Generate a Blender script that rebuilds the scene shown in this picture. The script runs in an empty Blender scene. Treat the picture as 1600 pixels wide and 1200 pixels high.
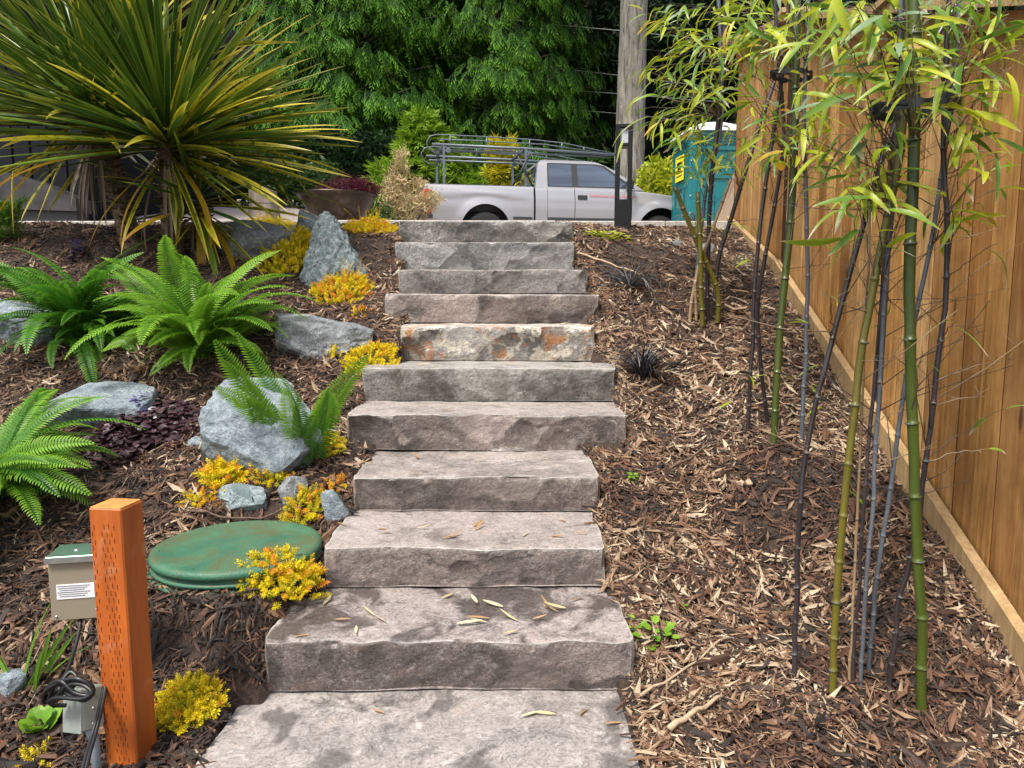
import bpy, bmesh, math, random
import numpy as np
from mathutils import Vector, Matrix, Euler, noise as mnoise
random.seed(7); rng = np.random.default_rng(11)
sc = bpy.context.scene
COL = sc.collection
R = math.radians
# ---------------------------------------------------------------- camera
F, PITCH, EYE = 1180.0, R(7.0), 1.287
cam = bpy.data.cameras.new('camera'); camo = bpy.data.objects.new('camera', cam); COL.objects.link(camo)
camo.location = (0, 0, EYE); camo.rotation_euler = (R(90) - PITCH, 0, 0)
cam.sensor_width = 36; cam.lens = 36 * F / 1600; cam.clip_start = .05; cam.clip_end = 600
sc.camera = camo
# ---------------------------------------------------------------- sky, sun, exposure
SUN_EL, SUN_AZ = R(58), R(215)            # azimuth clockwise from +y
w = bpy.data.worlds.new('World'); sc.world = w; w.use_nodes = True
nt = w.node_tree; bg = nt.nodes['Background']
sky = nt.nodes.new('ShaderNodeTexSky'); sky.sky_type = 'NISHITA'; sky.sun_disc = False
sky.sun_elevation = SUN_EL; sky.sun_rotation = SUN_AZ; sky.air_density = 1.0; sky.dust_density = 4.0; sky.ozone_density = 1.0
hs = nt.nodes.new('ShaderNodeHueSaturation'); hs.inputs['Saturation'].default_value = .45
nt.links.new(sky.outputs[0], hs.inputs['Color']); nt.links.new(hs.outputs[0], bg.inputs['Color'])
bg.inputs['Strength'].default_value = .13
sl = bpy.data.lights.new('sun', 'SUN'); so = bpy.data.objects.new('sun', sl); COL.objects.link(so)
sl.energy = 2.6; sl.angle = R(11); sl.color = (1, .95, .87)
sd = Vector((math.sin(SUN_AZ) * math.cos(SUN_EL), math.cos(SUN_AZ) * math.cos(SUN_EL), math.sin(SUN_EL)))
so.rotation_euler = sd.to_track_quat('Z', 'Y').to_euler()
sc.view_settings.view_transform = 'Standard'; sc.view_settings.look = 'None'
sc.view_settings.exposure = 1.0; sc.view_settings.gamma = 1; sc.view_settings.use_curve_mapping = False
sc.render.engine = 'CYCLES'
sc.cycles.use_denoising = True; sc.cycles.use_adaptive_sampling = False; sc.cycles.sample_clamp_indirect = 4; sc.cycles.max_bounces = 6; sc.cycles.diffuse_bounces = 3; sc.cycles.glossy_bounces = 2; sc.cycles.transmission_bounces = 3

# ---------------------------------------------------------------- measuring helpers
CP, SP = math.cos(PITCH), math.sin(PITCH)
def at(px, py, y):
    "world point seen at photo pixel px, py when it stands y metres ahead"
    a = (px - 800) / F; b = (600 - py) / F
    k = y / (CP + b * SP)
    return Vector((a * k, y, EYE + k * (-SP + b * CP)))
def smooth(t): t = np.clip(t, 0, 1); return t * t * (3 - 2 * t)
CY = [-2, 1.0, 1.9, 2.25, 2.65, 3.07, 3.56, 3.97, 4.33, 4.66, 4.98, 5.28, 5.58, 5.95, 7.0, 8]
CZ = [-.5, -.13, -.02, .03, .17, .36, .54, .73, .92, 1.10, 1.27, 1.45, 1.64, 1.76, 1.86, 1.87]
FY = [-2, 2.32, 5.65, 6.6, 7.3, 8]
FZ = [-1.6, .125, 1.475, 1.78, 1.88, 1.88]
def fence_x(y): return 1.46 + .085 * y
def bump(x, y):
    return (.016 * np.sin(5.1 * x + 1.7 * np.sin(2.3 * y)) + .014 * np.sin(6.3 * y + 2.1 * np.sin(1.9 * x + 1)) +
            .008 * np.sin(13 * x + 3 * np.sin(5 * y)) * np.sin(11 * y + 2) + .006 * np.sin(23 * x + 7 * y) * np.sin(19 * y - 9 * x))
def G(x, y):
    x = np.asarray(x, float); y = np.asarray(y, float)
    c = np.interp(y, CY, CZ); f = np.interp(y, FY, FZ)
    t = smooth((x - .72) / (fence_x(y) - .85))
    g = c * (1 - t) + f * t + bump(x, y)
    g = g + .12 * np.exp(-((y - 2.42) / .24) ** 2) * smooth((-.80 - x) / .14) * smooth((x + 2.2) / .8)
    k = smooth((.45 - np.hypot(x - LIDC.x, y - LIDC.y)) / .13)      # level bed of the access lid
    return g * (1 - k) + (LIDC.z - .085) * k
LIDC = at(372, 850, 2.75)
def gp(px, py, lo=1.2, hi=8):
    "ground point seen at a photo pixel"
    prev = None
    for y in np.arange(lo, hi, .01):
        p = at(px, py, y); d = p.z - float(G(p.x, p.y))
        if d <= 0: return Vector((p.x, p.y, float(G(p.x, p.y))))
    return Vector((p.x, p.y, float(G(p.x, p.y))))
def gz(x, y): return float(G(x, y))

# ---------------------------------------------------------------- object helpers
def tag(o, label=None, cat=None, group=None, kind=None):
    if label: o['label'] = label
    if cat: o['category'] = cat
    if group: o['group'] = group
    if kind: o['kind'] = kind
    return o
def thing(name, loc, label, cat, group=None, rotz=0):
    o = bpy.data.objects.new(name, None); COL.objects.link(o); o.empty_display_size = .1
    o.location = loc; o.rotation_euler = (0, 0, rotz)
    return tag(o, label, cat, group)
def link(name, me, parent=None, matrix=None):
    o = bpy.data.objects.new(name, me); COL.objects.link(o)
    if parent: o.parent = parent
    if matrix is not None: o.matrix_basis = matrix
    return o
class MB:
    def __init__(s): s.v = []; s.f = []; s.m = []; s.sm = []
    def add(s, vs, fs, mi=0, smooth=False):
        n = len(s.v); s.v += [tuple(p) for p in vs]
        for f in fs: s.f.append([n + i for i in f]); s.m.append(mi); s.sm.append(smooth)
        return s
    def box(s, c, size, rot=None, mi=0, bev=0):
        hx, hy, hz = size[0] / 2, size[1] / 2, size[2] / 2
        if bev:
            b = min(bev, hx * .45, hy * .45, hz * .45); vs = []; fs = []
            ring = [(-hx + b, -hy), (hx - b, -hy), (hx, -hy + b), (hx, hy - b), (hx - b, hy), (-hx + b, hy), (-hx, hy - b), (-hx, -hy + b)]
            inn = [(-hx + b, -hy + b), (hx - b, -hy + b), (hx - b, -hy + b), (hx - b, hy - b), (hx - b, hy - b), (-hx + b, hy - b), (-hx + b, hy - b), (-hx + b, -hy + b)]
            for z, rr in ((-hz, inn), (-hz + b, ring), (hz - b, ring), (hz, inn)):
                vs += [(x, y, z) for x, y in rr]
            for k in range(3):
                for i in range(8): fs.append((k * 8 + i, k * 8 + (i + 1) % 8, k * 8 + 8 + (i + 1) % 8, k * 8 + 8 + i))
            fs.append((7, 5, 3, 1)); fs.append((24 + 1, 24 + 3, 24 + 5, 24 + 7))
        else:
            vs = [(x, y, z) for z in (-hz, hz) for x, y in ((-hx, -hy), (hx, -hy), (hx, hy), (-hx, hy))]
            fs = [(3, 2, 1, 0), (4, 5, 6, 7), (0, 1, 5, 4), (1, 2, 6, 5), (2, 3, 7, 6), (3, 0, 4, 7)]
        m = (rot.to_matrix() if isinstance(rot, Euler) else rot) if rot is not None else None
        c = Vector(c)
        return s.add([c + (m @ Vector(p) if m else Vector(p)) for p in vs], fs, mi)
    def tube(s, pts, rad, n=8, mi=0, cap=True, smooth=True):
        pts = [Vector(p) for p in pts]
        if not hasattr(rad, '__len__'): rad = [rad] * len(pts)
        vs = []; fs = []; ref = None
        for i, p in enumerate(pts):
            d = (pts[min(i + 1, len(pts) - 1)] - pts[max(i - 1, 0)]).normalized()
            if ref is None: ref = d.orthogonal().normalized()
            ref = (ref - d * ref.dot(d))
            ref = ref.normalized() if ref.length > 1e-6 else d.orthogonal().normalized()
            b = d.cross(ref)
            for k in range(n):
                a = 2 * math.pi * k / n
                vs.append(p + (ref * math.cos(a) + b * math.sin(a)) * rad[i])
        for i in range(len(pts) - 1):
            for k in range(n): fs.append((i * n + k, i * n + (k + 1) % n, (i + 1) * n + (k + 1) % n, (i + 1) * n + k))
        if cap: fs += [tuple(range(n - 1, -1, -1)), tuple(range((len(pts) - 1) * n, len(pts) * n))]
        return s.add(vs, fs, mi, smooth)
    def lathe(s, prof, n=32, c=(0, 0, 0), mi=0, smooth=True):
        c = Vector(c); vs = []; fs = []
        for r, z in prof:
            for k in range(n):
                a = 2 * math.pi * k / n; vs.append(c + Vector((r * math.cos(a), r * math.sin(a), z)))
        for i in range(len(prof) - 1):
            for k in range(n): fs.append((i * n + k, i * n + (k + 1) % n, (i + 1) * n + (k + 1) % n, (i + 1) * n + k))
        return s.add(vs, fs, mi, smooth)
    def prism(s, poly, h, fn, mi=0):
        "poly 2D; fn(u, v, w) -> 3D; w from 0 to h"
        n = len(poly); vs = [fn(u, v, 0) for u, v in poly] + [fn(u, v, h) for u, v in poly]
        fs = [tuple(range(n - 1, -1, -1)), tuple(range(n, 2 * n))] + [(i, (i + 1) % n, n + (i + 1) % n, n + i) for i in range(n)]
        return s.add(vs, fs, mi)
    def grid(s, P, mi=0, smooth=True):
        n, m = len(P), len(P[0]); vs = [p for r in P for p in r]
        return s.add(vs, [(i * m + j, i * m + j + 1, (i + 1) * m + j + 1, (i + 1) * m + j) for i in range(n - 1) for j in range(m - 1)], mi, smooth)
    def mesh(s, name, mats, off=(0, 0, 0)):
        me = bpy.data.meshes.new(name); o = Vector(off)
        me.from_pydata([(a - o.x, b - o.y, c - o.z) for a, b, c in s.v], [], s.f)
        for m in (mats if isinstance(mats, (list, tuple)) else [mats]): me.materials.append(m)
        me.polygons.foreach_set('material_index', s.m); me.polygons.foreach_set('use_smooth', s.sm)
        me.validate(); me.update()
        bm = bmesh.new(); bm.from_mesh(me); bmesh.ops.recalc_face_normals(bm, faces=bm.faces); bm.to_mesh(me); bm.free()
        return me
    def build(s, name, mats, parent=None, off=None):
        "off: world position of the parent when the builder's points are in world space"
        return link(name, s.mesh(name, mats, off if off is not None else (0, 0, 0)), parent)
def np_mesh(name, V, Q, mats, attrs=None, fattrs=None, smooth=False):
    me = bpy.data.meshes.new(name); V = np.asarray(V, np.float32); Q = np.asarray(Q, np.int32)
    k = Q.shape[1]
    me.vertices.add(len(V)); me.vertices.foreach_set('co', V.ravel())
    me.loops.add(Q.size); me.loops.foreach_set('vertex_index', Q.ravel())
    me.polygons.add(len(Q)); me.polygons.foreach_set('loop_start', np.arange(0, Q.size, k, dtype=np.int32))
    me.polygons.foreach_set('loop_total', np.full(len(Q), k, np.int32))
    me.polygons.foreach_set('use_smooth', np.full(len(Q), smooth))
    for m in (mats if isinstance(mats, (list, tuple)) else [mats]): me.materials.append(m)
    for n, a in (attrs or {}).items():
        me.attributes.new(n, 'FLOAT', 'POINT').data.foreach_set('value', np.asarray(a, np.float32))
    for n, a in (fattrs or {}).items():
        me.attributes.new(n, 'FLOAT', 'FACE').data.foreach_set('value', np.asarray(a, np.float32))
    me.update(calc_edges=True); return me
def frames(d, up=None, roll=None):
    d = d / np.linalg.norm(d, axis=1, keepdims=True)
    if up is None: up = np.tile([0, 0, 1.], (len(d), 1))
    up = up + rng.normal(0, 1e-3, d.shape)
    z = up - d * (d * up).sum(1, keepdims=True); z /= np.linalg.norm(z, axis=1, keepdims=True)
    y = np.cross(z, d)
    if roll is not None:
        c, s_ = np.cos(roll)[:, None], np.sin(roll)[:, None]; y, z = y * c + z * s_, z * c - y * s_
    return np.stack([d, y, z], axis=2)
def scatter(name, protos, pid, M, pos, mats, rnd, off=(0, 0, 0), fn=None):
    "join copies of small prototypes (V, Q, t) into one mesh; rnd is stored per face, t per point"
    VV, QQ, TT, RR = [], [], [], []; n0 = 0
    for k, (V, Q, T) in enumerate(protos):
        sel = np.where(pid == k)[0]
        if not len(sel): continue
        P = np.einsum('nij,vj->nvi', M[sel], V) + pos[sel][:, None, :] - np.asarray(off)
        nv = len(V)
        QQ.append((Q[None] + (np.arange(len(sel)) * nv)[:, None, None] + n0).reshape(-1, 4))
        VV.append(P.reshape(-1, 3)); TT.append(np.tile(T, len(sel))); RR.append(np.repeat(rnd[sel], len(Q)))
        n0 += nv * len(sel)
    return np_mesh(name, np.concatenate(VV), np.concatenate(QQ), mats, {'t': np.concatenate(TT)}, {'rnd': np.concatenate(RR)})

# ---------------------------------------------------------------- material helpers
class NT:
    def __init__(s, name):
        s.m = bpy.data.materials.new(name); s.m.use_nodes = True; s.t = s.m.node_tree
        s.b = s.t.nodes['Principled BSDF']; s.out = s.t.nodes['Material Output']
    def n(s, typ, ins=None, **kw):
        x = s.t.nodes.new('ShaderNode' + typ)
        for k, v in kw.items(): setattr(x, k, v)
        for k, v in (ins or {}).items(): s.set(x.inputs[k], v)
        return x
    def set(s, sock, v):
        if isinstance(v, bpy.types.NodeSocket): s.t.links.new(v, sock)
        elif isinstance(v, tuple) and len(v) == 3 and sock.type == 'RGBA': sock.default_value = (*v, 1)
        else: sock.default_value = v
    def p(s, **kw):
        for k, v in kw.items(): s.set(s.b.inputs[k.replace('_', ' ')], v)
        return s
    def mix(s, f, a, b, blend='MIX'):
        x = s.t.nodes.new('ShaderNodeMix'); x.data_type = 'RGBA'; x.blend_type = blend
        s.set(x.inputs[0], f); s.set(x.inputs[6], a); s.set(x.inputs[7], b); return x.outputs[2]
    def math(s, op, a, b=0.0, clamp=False):
        x = s.n('Math', operation=op, use_clamp=clamp); s.set(x.inputs[0], a); s.set(x.inputs[1], b); return x.outputs[0]
    def ramp(s, f, stops, interp='LINEAR'):
        x = s.n('ValToRGB'); cr = x.color_ramp; cr.interpolation = interp
        while len(cr.elements) < len(stops): cr.elements.new(.5)
        for e, (p, c) in zip(cr.elements, stops):
            e.position = p; e.color = (*c, 1) if hasattr(c, '__len__') else (c, c, c, 1)
        s.set(x.inputs[0], f); return x.outputs[0]
    def noise(s, vec, scale, detail=4, rough=.55, dist=0):
        x = s.n('TexNoise', {'Scale': scale, 'Detail': detail, 'Roughness': rough, 'Distortion': dist})
        if vec is not None: s.set(x.inputs['Vector'], vec)
        return x.outputs['Fac']
    def obj(s, rand=True, scale=(1, 1, 1)):
        tc = s.n('TexCoord').outputs['Object']
        if scale != (1, 1, 1): tc = s.n('Mapping', {'Vector': tc, 'Scale': scale}).outputs[0]
        if rand:
            r = s.n('ObjectInfo').outputs['Random']
            v = s.n('VectorMath', operation='ADD'); s.set(v.inputs[0], tc)
            c = s.n('CombineXYZ', {0: s.math('MULTIPLY', r, 37.0), 1: s.math('MULTIPLY', r, 91.0), 2: s.math('MULTIPLY', r, 53.0)})
            s.set(v.inputs[1], c.outputs[0]); return v.outputs[0]
        return tc
    def rand(s): return s.n('ObjectInfo').outputs['Random']
    def attr(s, name): return s.n('Attribute', attribute_name=name).outputs['Fac']
    def bump(s, h, strength=.5, dist=.01, prev=None):
        x = s.n('Bump', {'Strength': strength, 'Distance': dist, 'Height': h})
        if prev is not None: s.set(x.inputs['Normal'], prev)
        return x.outputs[0]
def plain(name, col, rough=.6, metal=0, var=.12, bump=0, scale=25, **kw):
    t = NT(name); v = t.obj()
    n = t.noise(v, scale, 5)
    c = t.mix(t.ramp(n, [(.3, 0), (.7, 1)]), tuple(x * (1 - var) for x in col), tuple(min(1, x * (1 + var)) for x in col))
    t.p(Base_Color=c, Roughness=rough, Metallic=metal, **kw)
    if bump: t.p(Normal=t.bump(n, bump, .004))
    return t.m
def leafmat(name, stops, source='rnd', trans=.3, rough=.5, tip=None, edge=None, spec=.35, blot=None, mott=.25):
    "leaf: colour from a random ramp; tip = (colour, start) along t; edge = (colour, start) across s"
    t = NT(name)
    c = t.ramp(t.rand() if source == 'obj' else t.attr('rnd'), stops)
    v = t.obj()
    if mott: c = t.mix(t.math('MULTIPLY', t.noise(v, 9, 4), mott * 2), c, tuple(.35 * x for x in stops[len(stops) // 2][1]))
    if edge: c = t.mix(t.ramp(t.attr('s'), [(edge[1], 0), (min(1, edge[1] + .3), 1)]), c, edge[0])
    if blot: c = t.mix(t.ramp(t.noise(v, blot[1], 3, .6), [(blot[2], 0), (blot[2] + .08, 1)]), c, blot[0])
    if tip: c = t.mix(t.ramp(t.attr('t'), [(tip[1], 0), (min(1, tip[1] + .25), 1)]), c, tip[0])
    t.p(Base_Color=c, Roughness=rough, Specular_IOR_Level=spec)
    tr = t.n('BsdfTranslucent', {'Color': c}); mx = t.n('MixShader', {0: trans, 1: t.b.outputs[0], 2: tr.outputs[0]})
    t.t.links.new(mx.outputs[0], t.out.inputs[0])
    return t.m
# ================================================================ ground and mulch
t = NT('mulch_soil'); v = t.obj(False)
c = t.ramp(t.noise(v, 60, 6, .7), [(.3, (.012, .008, .006)), (.5, (.04, .024, .016)), (.7, (.09, .055, .035))])
t.p(Base_Color=c, Roughness=.9, Normal=t.bump(t.noise(v, 90, 5, .7), 1, .012)); M_SOIL = t.m
# ---- stone steps data: front edge y, top z, left px, right px, photo row of the front top edge
STEP = [  # y_front, z_top, pxl, pxr, depth
    (1.35, 0.0, 250, 1060, 1.02), (2.25, .187, 400, 998, .62), (2.65, .352, 497, 953, .62), (3.075, .512, 545, 942, .62),
    (3.56, .696, 537, 984, .56), (3.974, .881, 561, 968, .50), (4.333, 1.087, 622, 934, .48), (4.66, 1.268, 597, 941, .46),
    (4.98, 1.428, 617, 920, .46), (5.28, 1.624, 614, 900, .46), (5.58, 1.794, 620, 898, .44)]
RECTS = []
for i, (y, z, l, r, dp) in enumerate(STEP):
    cd = y * CP - (z - EYE) * SP
    if i == 0: RECTS.append((-.88, .37, y, y + dp))
    else: RECTS.append(((l - 800) / F * cd, (r - 800) / F * cd, y, y + dp))
DIG = [(a, b_, c_, min(d, (STEP[i + 1][0] if i < 10 else 9) + .03)) for i, (a, b_, c_, d) in enumerate(RECTS)]

xs = np.concatenate([np.arange(-14, -5, .6), np.arange(-5, -1, .06), np.arange(-1, 1, .03), np.arange(1, 2.6, .06)]); ys = np.arange(-1, 7.06, .04)
X, Y = np.meshgrid(xs, ys, indexing='ij'); Z = G(X, Y)
for i, ((x0, x1, y0, y1), st_) in enumerate(zip(DIG, STEP)):
    nx0, nx1 = (RECTS[i + 1][0], RECTS[i + 1][1]) if i < 10 else (x0, x1)
    ins = (X > x0 + .03) & (X < x1 - .03) & (Y > y0 + .02) & ((Y < y1 - .075) | ((Y < y1 + .09) & (X > nx0 + .03) & (X < nx1 - .03)))
    Z = np.where(ins, np.minimum(Z, st_[1] - .12), Z)
n, m = X.shape; idx = np.arange(n * m).reshape(n, m)
Q = np.stack([idx[:-1, :-1], idx[1:, :-1], idx[1:, 1:], idx[:-1, 1:]], -1).reshape(-1, 4)
tag(link('ground', np_mesh('ground', np.stack([X, Y, Z], -1).reshape(-1, 3), Q, M_SOIL, smooth=True)), kind='structure')

# upper drive: gentle on the right, rising to the left towards the garage
t = NT('driveway_concrete'); v = t.obj(False)
c = t.ramp(t.noise(v, 1.3, 8, .65), [(.3, (.30, .25, .23)), (.7, (.42, .36, .335))])
c = t.mix(t.math('MULTIPLY', t.noise(v, 120, 3), .35), c, (.2, .17, .155))
t.p(Base_Color=c, Roughness=.85); M_DRIVE = t.m
def drive_z(x, y):
    t_ = smooth((-1.6 - np.asarray(x)) / 2.2)
    a = 1.80 + (np.asarray(y) - 7.1) * .043; b = 1.80 + np.clip(np.asarray(y) - 7.1, 0, 9) * .155
    return a * (1 - t_) + b * t_
xs = np.concatenate([np.arange(-120, -12, 9), np.arange(-12, 12, .5), np.arange(12, 125, 9)]); ys = np.concatenate([np.arange(7.12, 20, .4), np.arange(20, 180, 8)])
X, Y = np.meshgrid(xs, ys, indexing='ij'); n, m = X.shape; idx = np.arange(n * m).reshape(n, m)
Q = np.stack([idx[:-1, :-1], idx[1:, :-1], idx[1:, 1:], idx[:-1, 1:]], -1).reshape(-1, 4)
Zd = np.where(Y < 17.6, drive_z(X, Y), drive_z(X, 17.6) - .02)
tag(link('driveway', np_mesh('driveway', np.stack([X, Y, Zd], -1).reshape(-1, 3), Q, M_DRIVE, smooth=True)), kind='structure')
t = NT('forest_floor'); v = t.obj(False)
c = t.ramp(t.noise(v, 6, 8, .7), [(.35, (.015, .012, .008)), (.55, (.03, .035, .014)), (.75, (.06, .045, .03))])
t.p(Base_Color=c, Roughness=.95); M_FLOOR = t.m
xs = np.arange(-120, 121, 6.); ys = np.concatenate([[17.7], np.arange(20, 176, 6.)]); X, Y = np.meshgrid(xs, ys, indexing='ij')
n, m = X.shape; idx = np.arange(n * m).reshape(n, m); Q = np.stack([idx[:-1, :-1], idx[1:, :-1], idx[1:, 1:], idx[:-1, 1:]], -1).reshape(-1, 4)
tag(link('forest_ground', np_mesh('forest_ground', np.stack([X, Y, drive_z(X, 17.6) + .05 + (Y - 17.7) * .02], -1).reshape(-1, 3), Q, M_FLOOR, smooth=True)), kind='structure')
# edging at the top of the bed
M_EDGE = plain('edging_concrete', (.36, .33, .30), .85, var=.2, bump=.4)
b = MB()
for k in range(12):
    x0 = -9.6 + k * 1.0
    b.box((x0 + .5, 7.05 + .004 * math.sin(k * 2.1), 1.86 + .004 * math.sin(k)), (.994, .11, .13), bev=.008)
tag(b.build('edging', M_EDGE), kind='structure')

# ---- loose chips: numpy prototypes, 3 stations x 3 across
def chip(L, W, curl, ridge, jit, pts=(.35, 1, .4)):
    V = []
    for i, u in enumerate((-.5, random.uniform(-.12, .12), .5)):
        wd = W * pts[i] * .5
        for s_ in (-1, 0, 1):
            V.append((u * L + random.uniform(-jit, jit) * L * .06, s_ * wd * random.uniform(.75, 1.25), curl * L * (u * u * 4 - .3) + (ridge * W if s_ == 0 else 0)))
    Q = [(0, 3, 4, 1), (1, 4, 5, 2), (3, 6, 7, 4), (4, 7, 8, 5)]
    return np.array(V, float), np.array(Q), np.array([0, 0, 0, .5, .5, .5, 1, 1, 1.])
SHARD = [chip(1, random.uniform(.16, .36), random.uniform(-.12, .15), random.uniform(.1, .4), 1, (random.uniform(.4, .95), 1, random.uniform(.3, .9))) for _ in range(9)]
SHEATH = [chip(1, random.uniform(.14, .24), random.uniform(-.1, .16), random.uniform(-.3, .3), .6, (.12, 1, .06)) for _ in range(7)]
FIBRE = [chip(1, random.uniform(.04, .09), random.uniform(-.2, .2), .3, 1, (.7, 1, .5)) for _ in range(5)]
PROT = SHARD + SHEATH + FIBRE
t = NT('mulch_chips')
c = t.ramp(t.attr('rnd'), [(0, (.010, .007, .006)), (.22, (.030, .018, .012)), (.40, (.076, .034, .019)), (.54, (.165, .074, .038)), (.68, (.29, .165, .092)), (.82, (.48, .35, .22)), (1, (.74, .63, .46))])
v = t.obj(False, (1, 1, 1)); c = t.mix(t.math('MULTIPLY', t.noise(v, 140, 4, .7), .75), c, (.02, .013, .01))
t.p(Base_Color=c, Roughness=.72, Specular_IOR_Level=.4); M_CHIP = t.m
N = 185000
yy = 1.25 + 5.75 * rng.random(N) ** 1.35; xx = rng.uniform(-1, 1, N) * (yy * .76 + .1)
EX, EY = [], []
for (x0, x1, y0, y1) in DIG:               # litter packed along the ends of the slabs
    for s_ in (0, 1):
        m_ = 420; EX.append((x0 - rng.random(m_) * .07 + .012) if s_ == 0 else (x1 + rng.random(m_) * .07 - .012)); EY.append(rng.uniform(max(1.3, y0), y1, m_))
xx = np.concatenate([xx] + EX); yy = np.concatenate([yy] + EY); N = len(xx)

keep = xx < fence_x(yy) - .06
for x0, x1, y0, y1 in DIG:
    keep &= ~((xx > x0 + .01) & (xx < x1 - .01) & (yy > y0 - .005) & (yy < y1 - .01))
keep &= ((xx - LIDC.x) ** 2 + (yy - LIDC.y) ** 2) > .29 ** 2
pit = np.sin(3.1 * xx + 2 * np.sin(2.2 * yy)) * np.sin(3.7 * yy + 1.3 * np.sin(2.9 * xx)) + .5 * np.sin(9 * xx + 4 * yy) * np.sin(8 * yy - 3 * xx)
keep &= ~((pit > .45) & (rng.random(N) < .45))
xx, yy, pit = xx[keep], yy[keep], pit[keep]; N = len(xx)
right = xx > .3
kind = rng.random(N); pid = np.where(kind < np.where(right, .44, .58), rng.integers(0, 9, N), np.where(kind < np.where(right, .74, .68), rng.integers(9, 16, N), rng.integers(16, 21, N)))
L = np.where(pid < 9, rng.lognormal(-3.5, .48, N), np.where(pid < 16, rng.lognormal(-2.88, .40, N), rng.lognormal(-2.85, .45, N)))
L = np.clip(L, .009, .15)
rc = np.where(pid < 9, np.clip(rng.beta(1.35, 1.9, N) - np.where(right, .03, .05), 0, 1), np.where(pid < 16, np.where(right, .44, .36) + .56 * rng.beta(1.6, 1.7, N), rng.beta(1.5, 1.6, N) * .95))
rc = np.clip(rc - np.where(pit > .25, .17, 0) + .05 * np.sin(2 * xx + 3 * yy) , 0, 1)
e = .02; gx = (G(xx + e, yy) - G(xx - e, yy)) / (2 * e); gy = (G(xx, yy + e) - G(xx, yy - e)) / (2 * e)
nrm = np.stack([-gx, -gy, np.ones(N)], 1); nrm += rng.normal(0, .34, nrm.shape); nrm /= np.linalg.norm(nrm, axis=1, keepdims=True)
az = rng.uniform(0, 2 * np.pi, N); d = np.stack([np.cos(az), np.sin(az), gx * np.cos(az) + gy * np.sin(az) + rng.normal(0, .16, N)], 1)
Mx = frames(d, nrm) * L[:, None, None]
zz = G(xx, yy) + rng.random(N) * .026 + .002
tag(link('mulch_chips', scatter('mulch_chips', PROT, pid, Mx, np.stack([xx, yy, zz], 1), M_CHIP, rc)), 'loose bark chips and dry bamboo sheaths covering the sloping bed', 'mulch', kind='stuff')

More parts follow.
